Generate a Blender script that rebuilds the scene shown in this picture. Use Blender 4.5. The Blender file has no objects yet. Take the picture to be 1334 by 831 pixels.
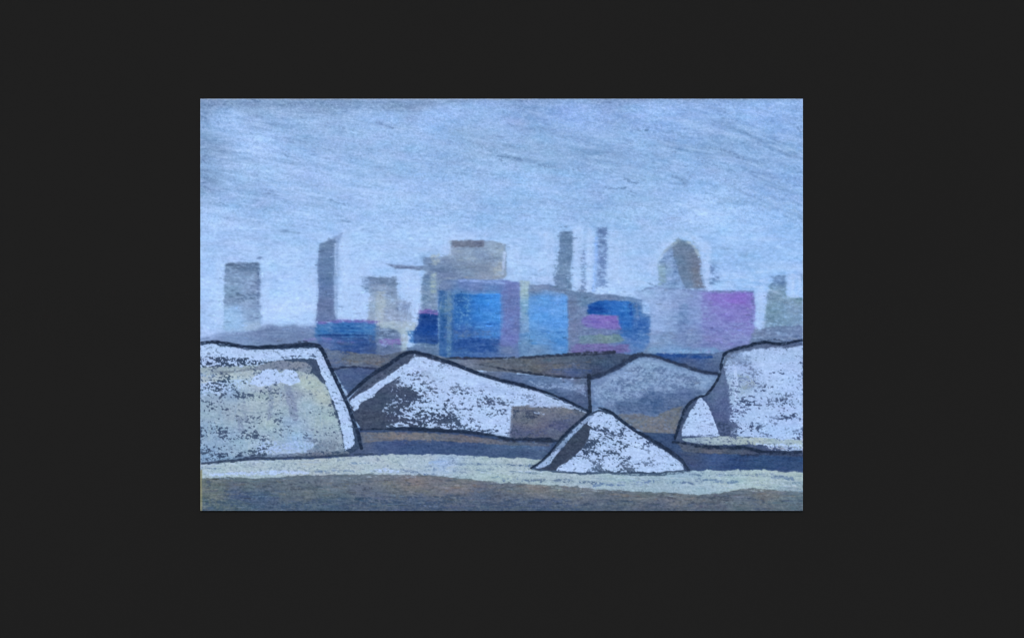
# A pastel drawing of snow mounds and a hazy skyline, on a dark wall, in overcast daylight.
import numpy as np, math, random
# ---------------------------------------------------------------- pastel box
# The drawing is worked in its own sheet coordinates (0..SW across, 0..SH down).
OX, OY, SW, SH = 261.0, 129.0, 785.0, 536.0
S = 1.4
NX, NY = int(SW * S), int(SH * S)
rng = np.random.default_rng(11)
random.seed(5)
X = (OX + (np.arange(NX) + .5) / S)[None, :].repeat(NY, 0).astype(np.float32)
Y = (OY + (np.arange(NY) + .5) / S)[:, None].repeat(NX, 1).astype(np.float32)
FX = np.fft.rfftfreq(NX)[None, :]
FY = np.fft.fftfreq(NY)[:, None]

def gaussn(su, sv, ang=0.0):
    """unit-variance noise, blurred su along and sv across a direction (degrees, clockwise)"""
    a = math.radians(ang)
    fu = FX * math.cos(a) + FY * math.sin(a)
    fv = -FX * math.sin(a) + FY * math.cos(a)
    k = np.exp(-2 * math.pi ** 2 * ((su * S * fu) ** 2 + (sv * S * fv) ** 2))
    n = np.fft.irfft2(np.fft.rfft2(rng.standard_normal((NY, NX))) * k, s=(NY, NX))
    n -= n.mean()
    return (n / n.std()).astype(np.float32)

def uni(z):
    return (1 / (1 + np.exp(-1.702 * z))).astype(np.float32)

def sstep(a, b, v):
    t = np.clip((v - a) / (b - a), 0, 1)
    return t * t * (3 - 2 * t)

G1, G2, G3 = gaussn(1.15, .72), gaussn(.55, .5), gaussn(2.8, .7)
_t = G1 * .75 + G2 * .62 + G3 * .3
TOOTH = uni(_t / _t.std())
_t = G1 * .5 + G2 * .8
FTOOTH = uni(_t / _t.std())
ST0 = gaussn(6.5, .85, 1)
ST12 = gaussn(11, .8, 11)
ST24 = gaussn(9, .8, 22)
STV = gaussn(.8, 12, 0)
TOOTHC = uni(.66 * G1 + .5 * G2 + .26 * G3 + .58 * gaussn(7, 3.2, 4))
JIT = gaussn(2.2, 1.6)
JIT2 = gaussn(5, 4)
BLOT = gaussn(16, 9)
BLOT2 = gaussn(40, 18, 8)
GRAIN = gaussn(.75, .6)
HUE = [gaussn(7, 3, 3) for _ in range(3)]

C = np.zeros((NY, NX, 3), np.float32)
H = np.zeros((NY, NX), np.float32)          # pigment build-up
OWN = np.zeros((NY, NX), np.int32)
OWNERS = ['']

def own(name):
    if name not in OWNERS:
        OWNERS.append(name)
    return OWNERS.index(name)

def win(x0, y0, x1, y1):
    i0 = max(0, int((x0 - OX) * S)); i1 = min(NX, int((x1 - OX) * S) + 2)
    j0 = max(0, int((y0 - OY) * S)); j1 = min(NY, int((y1 - OY) * S) + 2)
    return slice(j0, max(j1, j0)), slice(i0, max(i1, i0))

def poly(pts, edge=1.0, jit=1.2, jit2=0.0):
    """soft mask of an outline: (window, mask)"""
    P = np.array(pts, float)
    pad = 4 + edge + 3 * jit + 3 * jit2
    w = win(P[:, 0].min() - pad, P[:, 1].min() - pad, P[:, 0].max() + pad, P[:, 1].max() + pad)
    x, y = X[w], Y[w]
    d2 = np.full(x.shape, 1e9, np.float32)
    ins = np.zeros(x.shape, bool)
    n = len(P)
    for i in range(n):
        ax, ay = P[i]; bx, by = P[(i + 1) % n]
        ex, ey = bx - ax, by - ay
        L = ex * ex + ey * ey + 1e-9
        t = np.clip(((x - ax) * ex + (y - ay) * ey) / L, 0, 1)
        d2 = np.minimum(d2, (x - ax - t * ex) ** 2 + (y - ay - t * ey) ** 2)
        if ay != by:
            c = ((ay > y) != (by > y)) & (x < (bx - ax) * (y - ay) / (by - ay) + ax)
            ins ^= c
    d = np.sqrt(d2)
    d = np.where(ins, -d, d) + JIT[w] * jit * .42 + JIT2[w] * jit2 * .6
    return w, 1 - sstep(-edge * 1.25, edge * 1.25, d)

def box(x0, y0, x1, y1, edge=1.0, jit=1.0, jit2=0.0):
    return poly([(x0, y0), (x1, y0), (x1, y1), (x0, y1)], edge, jit, jit2)

def line(pts, wd, edge=.9, jit=.5):
    """mask of a drawn line; wd one width or a width per point"""
    P = np.array(pts, float)
    W = np.full(len(P), wd, float) if np.isscalar(wd) else np.array(wd, float)
    # smooth the polyline (Chaikin)
    for _ in range(2):
        Q, V = [P[0]], [W[0]]
        for i in range(len(P) - 1):
            Q += [P[i] * .75 + P[i + 1] * .25, P[i] * .25 + P[i + 1] * .75]
            V += [W[i] * .75 + W[i + 1] * .25, W[i] * .25 + W[i + 1] * .75]
        Q.append(P[-1]); V.append(W[-1])
        P, W = np.array(Q), np.array(V)
    pad = 4 + W.max()
    w = win(P[:, 0].min() - pad, P[:, 1].min() - pad, P[:, 0].max() + pad, P[:, 1].max() + pad)
    x, y = X[w], Y[w]
    best = np.full(x.shape, 1e9, np.float32)
    for i in range(len(P) - 1):
        ax, ay = P[i]; ex, ey = P[i + 1] - P[i]
        t = np.clip(((x - ax) * ex + (y - ay) * ey) / (ex * ex + ey * ey + 1e-9), 0, 1)
        d = np.sqrt((x - ax - t * ex) ** 2 + (y - ay - t * ey) ** 2) - .5 * (W[i] + t * (W[i + 1] - W[i]))
        best = np.minimum(best, d)
    return w, 1 - sstep(-edge * 1.2, edge * 1.2, best + JIT[w] * jit * .5)

def field(pts, w=None, p=2.4):
    """values blended between spots on the sheet; a spot is (x, y, value)"""
    w = w or (slice(0, NY), slice(0, NX))
    x, y = X[w], Y[w]
    num, den = 0, 0
    for q in pts:
        k = 1 / ((((x - q[0]) ** 2 + (1.6 * (y - q[1])) ** 2) + 30.0) ** (p / 2))
        v = np.array(q[2], np.float32)
        num = num + (k[..., None] * v if v.ndim else k * v)
        den = den + k
    return num / (den[..., None] if np.ndim(pts[0][2]) else den)

def lay(m, col, load=1.0, soft=.16, op=1.0, var=5, owner=None, streak=0.0, st=None, tooth=None):
    """rub one pastel over the masked area: the load decides how much of the tooth it fills"""
    w, mask = m
    if isinstance(col, list): col = field(col, w)
    if isinstance(load, list): load = field(load, w)
    t = (TOOTH if tooth is None else tooth)[w]
    if streak:
        t = t * (1 - streak) + uni((ST0 if st is None else st)[w]) * streak
    soft = soft * 1.5
    ld = load - (1 - mask) * .55
    a = np.clip(sstep(-soft, soft, ld - t), 0, 1) * op * sstep(.05, .75, mask)
    c = np.broadcast_to(np.asarray(col, np.float32), mask.shape + (3,))
    v = np.stack([HUE[k][w] for k in range(3)], -1) * (var * .12) + (GRAIN[w] * var * .6 + G3[w] * var * .5)[..., None]
    C[w] = C[w] * (1 - a[..., None]) + (c + v) * a[..., None]
    H[w] = H[w] * (1 - .5 * a) + a * (.5 + .5 * t)
    if owner:
        OWN[w][mask > .5] = own(owner)

def smear(m, col, op=.6, var=4, owner=None, st=None, k=.35):
    """a rubbed, smudged tone: no tooth, faint streaks"""
    w, mask = m
    if isinstance(col, list): col = field(col, w)
    s = uni((ST0 if st is None else st)[w])
    a = mask * op * (1 - k + k * 2 * s)
    a = np.clip(a, 0, 1)
    c = np.broadcast_to(np.asarray(col, np.float32), mask.shape + (3,))
    v = np.stack([HUE[q][w] for q in range(3)], -1) * (var * .12) + (GRAIN[w] * var * .5 + G3[w] * var * .5)[..., None]
    C[w] = C[w] * (1 - a[..., None]) + (c + v) * a[..., None]
    if owner:
        OWN[w][mask > .5] = own(owner)

def hatch(m, n, cols, wd=(1.2, 2.6), ln=(8, 26), ang=2, da=5, load=.7, op=.8, var=4, bow=0.0):
    """single strokes inside a masked area"""
    w, mask = m
    jj, ii = np.nonzero(mask > .5)
    if not len(jj): return
    full = np.zeros((NY, NX), np.float32); full[w] = mask
    for _ in range(n):
        q = random.randrange(len(jj))
        cx = X[w][jj[q], ii[q]]; cy = Y[w][jj[q], ii[q]]
        L = random.uniform(*ln) / 2; a = math.radians(ang + random.gauss(0, da))
        dx, dy = math.cos(a) * L, math.sin(a) * L
        b = random.uniform(-bow, bow)
        wi = random.uniform(*wd)
        lw, lm = line([(cx - dx, cy - dy), (cx - b * dy, cy + b * dx), (cx + dx, cy + dy)], [wi * .5, wi, wi * .4], .8, .35)
        lay((lw, lm * full[lw]), random.choice(cols), load + random.uniform(-.15, .15), .34, op * random.uniform(.35, .8), var)

def blur(a, su, sv, ang=0.0):
    r = math.radians(ang)
    fu = FX * math.cos(r) + FY * math.sin(r)
    fv = -FX * math.sin(r) + FY * math.cos(r)
    k = np.exp(-2 * math.pi ** 2 * ((su * S * fu) ** 2 + (sv * S * fv) ** 2))
    p = 24
    return np.stack([np.fft.irfft2(np.fft.rfft2(a[..., q]) * k, s=(NY, NX)) for q in range(a.shape[-1])], -1).astype(np.float32)

def rub(m, su, sv, op=1.0, grain=3.0, ang=0.0):
    """rub the worked chalk with a finger, then let the tooth of the sheet show again"""
    w, mask = m
    B = blur(C, su, sv, ang)[w]
    a = (mask * op)[..., None]
    C[w] = C[w] * (1 - a) + B * a + ((GRAIN[w] * .7 + G3[w] * .6 + ST0[w] * .45) * grain)[..., None] * a

def restroke(m, n, amp=12, wd=(.9, 2.0), ln=(6, 22), ang=1, da=5, op=.7, load=.6):
    """go over an area again with single strokes a little lighter or darker than what lies there"""
    w, mask = m
    jj, ii = np.nonzero(mask > .5)
    base = C[w].copy()
    for _ in range(n):
        q = random.randrange(len(jj))
        cx = X[w][jj[q], ii[q]]; cy = Y[w][jj[q], ii[q]]
        c = base[jj[q], ii[q]] * (1 + random.gauss(0, amp / 140)) + np.array((random.gauss(0, amp * .25), 0, random.gauss(0, amp * .25)))
        L = random.uniform(*ln) / 2; a = math.radians(ang + random.gauss(0, da))
        dx, dy = math.cos(a) * L, math.sin(a) * L
        wi = random.uniform(*wd)
        lay(line([(cx - dx, cy - dy), (cx + dx * .1, cy + dy + random.gauss(0, .5)), (cx + dx, cy + dy)], [wi * .5, wi, wi * .4], .7, .4), tuple(c), load, .16, op * random.uniform(.5, 1), 2)
# ---------------------------------------------------------------- the drawing
WHITE, CREAM, TONED, BLACK = (179, 206, 248), (163, 183, 198), (58, 76, 104), (37, 47, 68)
SLATE, BROWN, HALO = (57, 79, 118), (110, 115, 125), (177, 206, 249)

def draw_sky():
    C[:] = field([(262, 135, (112, 142, 185)), (330, 135, (126, 156, 200)), (430, 136, (122, 153, 196)), (540, 134, (128, 158, 202)),
        (680, 134, (124, 158, 208)), (800, 136, (128, 160, 212)), (930, 135, (128, 164, 220)), (1040, 136, (138, 174, 230)),
        (300, 160, (146, 182, 234)), (340, 190, (152, 188, 242)), (420, 165, (138, 174, 222)), (500, 160, (142, 178, 230)),
        (570, 150, (140, 176, 234)), (650, 150, (138, 172, 226)), (750, 150, (136, 172, 232)), (850, 150, (136, 172, 230)),
        (1000, 150, (136, 174, 232)), (268, 190, (120, 152, 196)), (268, 235, (124, 156, 200)), (420, 200, (144, 180, 230)),
        (520, 205, (140, 176, 226)), (620, 190, (134, 170, 216)), (700, 200, (130, 166, 212)), (780, 200, (130, 166, 214)),
        (850, 210, (132, 170, 220)), (950, 190, (128, 164, 212)), (1020, 200, (130, 168, 220)), (940, 220, (134, 170, 222)),
        (1030, 240, (134, 172, 226)), (300, 230, (146, 182, 230)), (400, 240, (148, 182, 234)), (550, 240, (146, 182, 234)),
        (680, 240, (146, 184, 236)), (760, 240, (140, 178, 230)), (900, 250, (140, 178, 232)), (300, 290, (158, 192, 242)),
        (400, 290, (154, 190, 240)), (520, 280, (152, 188, 238)), (680, 280, (150, 188, 238)), (820, 280, (150, 188, 236)),
        (960, 290, (144, 184, 238)), (1030, 300, (140, 180, 236)), (280, 370, (164, 198, 248)), (380, 370, (158, 194, 244)),
        (480, 340, (160, 194, 244)), (540, 310, (158, 194, 242)), (700, 330, (154, 190, 238)), (830, 330, (154, 190, 238)),
        (960, 350, (146, 186, 240)), (1030, 340, (146, 188, 242)), (380, 410, (170, 202, 248)), (500, 430, (160, 192, 240)),
        (800, 370, (154, 188, 236)), (270, 420, (160, 192, 240))], p=3.0) + np.array((13, 13, 11), np.float32)
    full = (slice(0, NY), slice(0, NX))
    one = np.ones((NY, NX), np.float32)
    OWN[:] = own('sky')
    # wide uneven rubbing, then the chalk streaks leaning down to the right
    right = sstep(560, 900, X) * (1 - sstep(255, 330, Y)); leftd = (1 - sstep(420, 560, X)) * (1 - sstep(270, 330, Y))
    st = ST0 * (1 - np.clip(right + leftd, 0, 1)) + ST12 * np.clip(leftd + right * .45, 0, 1) + ST24 * right * .55
    C[:] += (BLOT2 * 3.5 + BLOT * 3.0)[..., None] * np.array([1.1, 1, .85], np.float32)
    up = 1 - sstep(300, 380, Y)
    smear((full, one * (.07 + .10 * up) * sstep(.35, .95, uni(st))), (104, 136, 178), 1, 3)
    smear((full, one * (.13) * sstep(.45, .95, uni(-st))), (168, 200, 248), 1, 3)
    C[:] += (ST0 * 2.2 + GRAIN * 2.6 + G3 * 2.4)[..., None]
    C[:] += np.stack([HUE[0] * 1.6, HUE[1] * .8, -HUE[0] * .3], -1)
    H[:] = .6 + .2 * uni(st)
    SK = (slice(0, NY), slice(0, NX))
    # grey undertone showing in drifts
    for (x, y, rx, ry, a, st_, op) in [(640, 188, 46, 7, 12, ST12, .62), (690, 210, 44, 6, 11, ST12, .75), (780, 205, 60, 12, 9, ST12, .42),
            (830, 232, 22, 6, 14, ST24, .5), (955, 165, 40, 8, 16, ST24, .60), (1010, 190, 40, 8, 20, ST24, .55), (900, 195, 55, 9, 8, ST12, .55),
            (965, 208, 30, 7, 18, ST24, .66), (1000, 235, 28, 10, 22, ST24, .5), (1030, 200, 14, 8, 20, ST24, .5), (890, 235, 14, 8, 10, ST24, .5), (420, 190, 50, 10, 4, ST0, .42),
            (350, 165, 50, 8, 8, ST12, .34), (310, 205, 40, 7, 14, ST12, .42), (360, 208, 30, 5, 12, ST12, .5), (280, 225, 20, 14, 10, ST12, .55), (268, 195, 9, 18, 0, ST0, .6), (268, 165, 8, 22, 0, ST0, .45),
            (400, 240, 60, 6, 12, ST12, .40), (510, 222, 40, 7, 14, ST12, .34), (505, 164, 26, 3, 8, ST12, .62), (345, 250, 60, 5, 8, ST12, .30),
            (600, 170, 40, 10, 10, ST12, .35), (720, 172, 60, 8, 4, ST0, .32), (440, 288, 22, 2.5, 3, ST0, .55), (376, 302, 22, 2.5, 6, ST0, .6),
            (400, 266, 30, 4, 8, ST0, .35), (1000, 262, 40, 10, 16, ST24, .35), (1035, 280, 14, 14, 20, ST24, .4), (960, 262, 30, 6, 10, ST12, .3),
            (560, 330, 60, 8, 0, ST0, .25), (430, 350, 16, 10, 0, ST0, .2), (840, 265, 40, 6, 0, ST0, .25), (700, 262, 60, 5, 0, ST0, .25),
            (945, 324, 7, 2.2, 4, ST0, .8), (969, 332, 9, 5.5, 3, ST0, .8), (930, 342, 8, 4, 3, ST0, .6), (905, 300, 50, 3, 2, ST0, .2), (985, 345, 40, 5, 3, ST0, .35)]:
        ca, sa = math.cos(math.radians(a)), math.sin(math.radians(a))
        u = (X - x) * ca + (Y - y) * sa; v = -(X - x) * sa + (Y - y) * ca
        m = np.exp(-(u / rx) ** 2 - (v / ry) ** 2)
        k = uni(st_ * .6 + (TOOTH - .5) * 2.4)
        lay((SK, np.clip(m * 1.5, 0, 1)), (96, 128, 168), .60 * np.sqrt(m), .36, op * .62, 4, tooth=1 - k)
        k2 = sstep(.55, .95, uni(-st_))
        smear((SK, m * k2 * .5), (160, 194, 236), 1, 3)
    # worn top edge
    smear(poly([(261, 129), (1046, 129), (1046, 131), (840, 134), (700, 133.5), (620, 134), (560, 141), (500, 146), (470, 141), (380, 142), (261, 140)], 4, .8), (116, 144, 184), .55, 5)
    lay(box(250, 127, 700, 130.6, .8, .3), (158, 174, 196), .9, .3, .85, 4)
    hatch(box(262, 130, 420, 139), 40, [(92, 120, 162), (84, 112, 152), (150, 178, 212)], (1, 2.4), (4, 14), 6, 14, .55, .9)
    hatch(poly([(261, 140), (276, 150), (272, 190), (274, 215), (268, 260), (261, 260)]), 70, [(92, 122, 164), (84, 114, 156), (156, 186, 224)], (1, 2.6), (4, 12), 30, 40, .5, .9)
    lay(box(700, 127, 1060, 130.2, .7, .3), (150, 168, 194), .85, .3, .8, 4)
    hatch(box(262, 133, 580, 146), 26, [(92, 120, 160), (104, 130, 168)], (1, 2.2), (6, 26), 1, 3, .5, .6)
    hatch(box(670, 131, 700, 134), 8, [(92, 118, 160)], (1, 1.8), (4, 14), 1, 3, .5, .7)
    hatch(box(770, 132, 800, 137), 12, [(100, 124, 166)], (1, 2), (4, 16), 1, 4, .5, .7)
    # single darker and lighter chalk flecks
    hatch((SK, ((Y > 150) & (Y < 290)).astype(np.float32)), 420, [(112, 144, 190), (120, 152, 198), (126, 156, 206)], (.7, 1.4), (5, 26), 10, 6, .55, .55, bow=.1)
    hatch((SK, ((Y > 140) & (Y < 300)).astype(np.float32)), 420, [(168, 202, 250), (160, 194, 244), (158, 186, 246)], (.8, 1.8), (6, 30), 9, 6, .55, .6, bow=.1)
    hatch((SK, ((Y > 280) & (Y < 440)).astype(np.float32)), 240, [(128, 162, 214), (136, 168, 220), (140, 170, 226)], (.7, 1.3), (6, 24), 1, 4, .55, .55)
    hatch((SK, ((Y > 280) & (Y < 440)).astype(np.float32)), 420, [(174, 206, 250), (168, 200, 248), (170, 196, 246)], (1, 2.4), (8, 34), 1, 4, .55, .55)
    rub((SK, one), .9, .65, .6, 2.0)
    # the tooth of the sheet: pale crumbs on its ridges, bare hollows between
    lay((SK, one), (184, 210, 250), .22, .14, .26, 3, tooth=1 - FTOOTH)
    lay((SK, one), (108, 140, 184), field([(300, 150, .20), (300, 230, .22), (520, 190, .22), (700, 200, .26), (900, 190, .26), (1020, 220, .26), (400, 300, .15), (700, 300, .15), (1000, 300, .18), (400, 400, .12), (800, 380, .12)]), .12, .24, 3, tooth=FTOOTH[::-1, ::-1])
    for _ in range(170):
        bx, by = random.uniform(262, 1045), random.uniform(150, 430)
        ba = math.radians(random.gauss(12 if by < 280 else 2, 4)); bl = random.uniform(18, 50)
        smear(line([(bx - bl * math.cos(ba), by - bl * math.sin(ba)), (bx, by + random.uniform(-1, 1)), (bx + bl * math.cos(ba), by + bl * math.sin(ba))], [2, random.uniform(4, 9), 2], 3, .8), random.choice([(176, 206, 250), (182, 208, 250), (170, 200, 247), (150, 184, 234)]), random.uniform(.14, .34), 2)
    # signature-like scuffs and small accents
    for pts, wd, op in [([(788, 244), (794, 246), (800, 245.5)], 1.5, .8), ([(803, 246), (808, 244), (809, 247), (815, 244.5)], 1.6, .85), ([(822, 250), (829, 253)], 1.4, .6), ([(812, 232), (822, 238), (832, 239)], 3, .7), ([(826, 240), (832, 236)], 2.4, .6),
            ([(832, 170), (843, 169)], 3.4, .75), ([(650, 203), (665, 205), (680, 209)], 3.2, .7), ([(702, 216), (722, 218)], 3.6, .7), ([(745, 222), (757, 219)], 1.6, .7), ([(628, 193), (640, 197), (660, 202)], 3, .5), ([(490, 160), (498, 161.5)], 3, .7), ([(500, 164), (512, 167)], 1.6, .7),
            ([(875, 172), (890, 178)], 1.5, .4), ([(940, 196), (958, 201), (968, 205)], 2.4, .7), ([(960, 205), (978, 212)], 2.4, .7), ([(914, 211), (940, 217), (957, 224)], 1.8, .6), ([(872, 197), (880, 198)], 2.6, .6), ([(888, 236), (893, 240)], 2.6, .7), ([(876, 231), (884, 232)], 2, .6), ([(857, 183), (885, 187)], 1.6, .45), ([(940, 154), (960, 158)], 2, .5),
            ([(366, 301), (380, 302), (391, 304)], 2, .7), ([(440, 165), (449, 168)], 2.2, .5), ([(372, 203), (392, 211)], 1.2, .6), ([(318, 312), (326, 313.5)], 1.6, .5), ([(445, 287), (455, 288)], 2.2, .5), ([(285, 263), (296, 268)], 2.6, .4), ([(425, 258), (450, 268)], 1.8, .45), ([(1040, 168), (1045, 172)], 3.5, .6), ([(1024, 235), (1036, 232)], 1.6, .5), ([(1040, 282), (1046, 284)], 5, .5), ([(652, 208), (655, 211)], 3, .7), ([(815, 252), (828, 256)], 1.6, .5)]:
        lay(line(pts, wd * 1.25, 1.5, .8), (98, 128, 170), .62, .34, op * .8, 5)

def halo(pts, wd, op=.7, load=.62):
    op = min(1, op * 1.15)
    lay(line(pts, wd * 1.15, 4.5, 1.4), HALO, load, .42, op * .85, 4)

def draw_skyline():
    # grey foot that all the blocks stand in
    lay(poly([(560, 440), (830, 440), (850, 450), (1000, 440), (1000, 464), (850, 470), (570, 470)], 2, 1), (106, 130, 170), 1.1, .25, .9, 6, 'far_haze')
    lay(box(440, 452, 570, 466, 2, 1), (100, 120, 158), 1.1, .25, .9, 6, 'far_haze')
    # chalky light rubbed round the buildings
    halo([(288, 345), (287, 432)], 9); halo([(346, 345), (347, 428)], 9); halo([(408, 318), (409, 415)], 8, .5)
    halo([(451, 306), (449, 410)], 13, .8, .66); halo([(470, 345), (466, 412)], 22, .55)
    halo([(582, 312), (581, 330)], 7); halo([(668, 330), (666, 366)], 9, .5); halo([(590, 307), (634, 306)], 6, .6)
    halo([(754, 300), (753, 372)], 12, .9, .7); halo([(768, 300), (768, 378)], 8, .75, .66); halo([(716, 305), (710, 366)], 14, .5); halo([(798, 300), (797, 372)], 9, .6)
    halo([(850, 354), (856, 332), (870, 314), (885, 303), (900, 309), (918, 326)], 10, .7, .6); halo([(919, 322), (919, 350), (922, 376)], 12, .9, .72)
    halo([(990, 382), (985, 428)], 14, .85, .75); halo([(1030, 362), (1030, 388)], 11, .8, .75); halo([(535, 362), (536, 420)], 24, .9, .70); halo([(985, 352), (1040, 350)], 8, .5)
    # long grey band of low roofs at the left
    smear(poly([(261, 441), (285, 434), (320, 431), (345, 424), (380, 423), (416, 425), (430, 452), (261, 452)], 3.5, 1.6, 1),
          [(265, 444, (150, 178, 224)), (300, 440, (120, 144, 186)), (350, 435, (103, 124, 164)), (400, 440, (100, 122, 164)), (420, 430, (110, 134, 178))], .84, 5, 'low_roofs', k=.12)
    hatch(box(300, 428, 418, 448), 46, [(90, 110, 150), (120, 142, 184), (128, 146, 188)], (1, 2), (8, 26), 3, 5, .5, .55)
    lay(line([(262, 442), (275, 440)], 4), (110, 132, 172), .5, .3, .6)
    # ---- pale grey block tower at far left
    t = poly([(293.5, 343), (322, 341.5), (338.5, 342), (339.5, 380), (340, 429), (318, 431), (300, 432), (291, 428)], 1.6, 1.2)
    lay(t, [(310, 346, (100, 124, 158)), (330, 346, (96, 120, 154)), (305, 362, (128, 156, 192)), (330, 365, (126, 150, 186)), (300, 390, (116, 142, 178)), (330, 395, (124, 150, 190)),
            (300, 412, (146, 186, 228)), (312, 420, (150, 188, 230)), (330, 415, (128, 156, 194)), (330, 426, (150, 178, 212))], 1.0, .2, .92, 6, 'block_tower')
    lay(box(294, 342, 337, 350, 2, 1.4), (86, 108, 142), .62, .25, .8)
    lay(line([(296, 345), (318, 341), (336, 345)], 2.2), (84, 106, 140), .7, .2, .8)
    lay(line([(333, 338), (340, 336)], 2.5, .9, 1), (104, 132, 176), .5, .2, .8)
    lay(line([(337, 350), (336.5, 390), (336, 402)], 2.6, .9, .7), (88, 112, 152), .72, .2, .85)
    lay(line([(294, 352), (294, 395)], 2.4, 1.2, .7), (98, 122, 160), .55, .2, .7)
    hatch(box(296, 352, 334, 396), 60, [(104, 130, 166), (92, 118, 154), (146, 176, 212)], (1, 2), (4, 12), 8, 14, .5, .75)
    lay(box(297, 378, 334, 394, 3, 2), (88, 112, 146), .34, .2, .8)
    lay(box(294, 398, 316, 430, 3, 2), (154, 192, 238), .5, .25, .75)
    hatch(box(292, 405, 316, 430), 16, [(100, 140, 190), (166, 200, 244)], (1, 2), (4, 12), 20, 30, .5, .7)
    lay(box(318, 420, 340, 429, 2.5, 1.5), (162, 188, 220), .55, .2, .7)
    lay(line([(339, 405), (345, 418), (338, 428)], 4, 2, 2), (104, 130, 178), .42, .2, .7)
    # ---- tall dark slab tower
    lay(poly([(417, 317), (437, 309), (447, 303), (442, 314), (440, 416), (413, 419), (415, 378), (413.5, 350)], 1.0, .6), (124, 150, 194), 1, .2, .7, 4, 'slab_tower')
    lay(poly([(417, 318), (430, 312.5), (438, 311.5), (437, 340), (434.5, 362), (436, 388), (435, 400), (438, 419), (411.5, 420), (414, 392), (415.5, 376), (413.5, 350), (415.5, 330)], .8, .8),
        [(426, 320, (104, 130, 168)), (430, 345, (98, 126, 168)), (422, 372, (92, 120, 164)), (424, 400, (98, 116, 158)), (420, 416, (100, 120, 166))], 1.15, .2, .97, 5, 'slab_tower')
    hatch(box(416, 320, 434, 415), 34, [(84, 110, 152), (112, 138, 178)], (.9, 1.8), (6, 16), 88, 12, .5, .5)
    lay(line([(437, 318), (437, 345), (440, 360)], 2.0, .8, .5), (176, 204, 248), .9, .2, .9)
    lay(line([(443.5, 308), (442, 340), (440, 372)], 1.4, .8, .4), (128, 156, 200), .7, .2, .75)
    lay(line([(436.5, 372), (437, 395), (438, 410)], 2.4, .8, 1), (178, 205, 248), .7, .2, .9)
    lay(line([(441, 399), (447, 399.5), (443, 406)], 1.8), (104, 130, 174), .6, .2, .8)
    # ---- beige block with a cream streak
    lay(poly([(471, 361), (516, 360), (517, 383), (526, 391), (536, 394), (537, 424), (478, 424), (481, 380), (472, 372)], 1.6, 1.4),
        [(478, 366, (128, 158, 202)), (500, 368, (116, 138, 172)), (510, 380, (118, 140, 172)), (484, 395, (140, 162, 194)), (495, 395, (158, 176, 194)), (512, 400, (138, 158, 186)), (528, 402, (118, 138, 176)), (500, 420, (150, 168, 192)), (525, 418, (140, 156, 186))], .96, .22, .92, 6, 'beige_block')
    lay(box(481, 361, 516, 372, 1.4, .8), (106, 130, 164), .8, .2, .85)
    lay(box(470, 362, 482, 384, 2, 2), (96, 126, 168), .36, .2, .8)
    lay(box(483, 370, 505, 377, 2, 1), (148, 162, 192), .5, .2, .8)
    lay(poly([(491, 379), (503, 378), (502, 400), (499, 424), (490, 424), (490, 400)], 1.5, 1.2), (165, 183, 200), .85, .2, .92, 6)
    hatch(box(482, 382, 535, 424), 46, [(112, 134, 168), (164, 180, 196), (128, 140, 176)], (1, 2), (5, 14), 84, 14, .5, .65)
    hatch(box(488, 380, 500, 424), 16, [(168, 185, 198), (150, 166, 190)], (1, 2.4), (8, 20), 88, 6, .6, .8)
    lay(box(517, 394, 536, 404, 2, 1.2), (112, 134, 176), .6, .2, .7)
    # ---- dark low block: pink roof line, cyan and navy
    lay(poly([(414, 421), (436, 418), (470, 417), (489, 421), (494, 430), (494, 462), (450, 464), (432, 463), (414, 446), (409, 436)], 1.4, 1.2),
        [(420, 430, (74, 128, 186)), (450, 425, (44, 98, 170)), (480, 428, (66, 120, 180)), (450, 432, (56, 116, 180)), (440, 443, (62, 90, 148)), (470, 445, (42, 74, 136)), (460, 458, (40, 70, 132)), (485, 455, (60, 84, 132)), (425, 448, (90, 110, 158))], 1.1, .2, .95, 6, 'low_block')
    lay(line([(417, 421), (440, 418), (465, 417.5), (490, 420)], 3.8, 1.6, .8), (116, 108, 182), .8, .25, .8, 5)
    lay(poly([(410, 428), (430, 424), (430, 436), (410, 436)], 2, 1.5), (60, 116, 180), .7, .25, .85)
    hatch(box(418, 424, 488, 435), 34, [(40, 92, 166), (70, 134, 198), (50, 108, 182), (36, 80, 148)], (1.2, 2.6), (10, 30), 1, 3, .65, .85)
    hatch(box(430, 436, 492, 462), 40, [(44, 72, 132), (60, 86, 140), (74, 92, 132), (36, 66, 130)], (1.2, 2.8), (10, 28), 2, 4, .65, .85)
    lay(line([(414, 437), (440, 436), (478, 436.5)], 2.0, 1, .8), (30, 62, 122), .8, .2, .85)
    lay(line([(397, 443), (412, 441), (430, 442)], 3.6, 1.2, .8), (122, 124, 186), .6, .2, .85, 6)
    lay(line([(418, 444), (450, 444), (462, 446)], 2.4, 1.2, .8), (104, 110, 176), .5, .2, .7, 6)
    lay(box(480, 436, 512, 446, 2, 1.6), (86, 104, 140), .5, .2, .8)
    # grey patch, mauve bar and the cream cross
    lay(poly([(489, 424), (524, 424), (524, 461), (490, 463)], 1.6, 1.2), [(500, 430, (112, 136, 172)), (510, 440, (96, 120, 158)), (505, 455, (98, 118, 156)), (520, 455, (104, 124, 160))], 1, .2, .92, 6, 'mauve_block')
    lay(box(492, 425, 516, 437, 2, 1.6), (82, 104, 140), .40, .2, .8)
    lay(box(494, 441, 522, 448.5, 1.4, 1.2), (124, 114, 182), .82, .2, .92, 6)
    lay(line([(492, 447), (502, 450)], 3), (140, 160, 216), .6)
    lay(poly([(494, 421), (514, 418), (543, 420), (545, 426), (538, 431), (532, 436), (530, 459), (523, 459), (522, 434), (512, 428), (496, 428)], 1.2, 1.1), (164, 185, 203), .9, .2, .95, 6, 'cream_mast')
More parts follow.
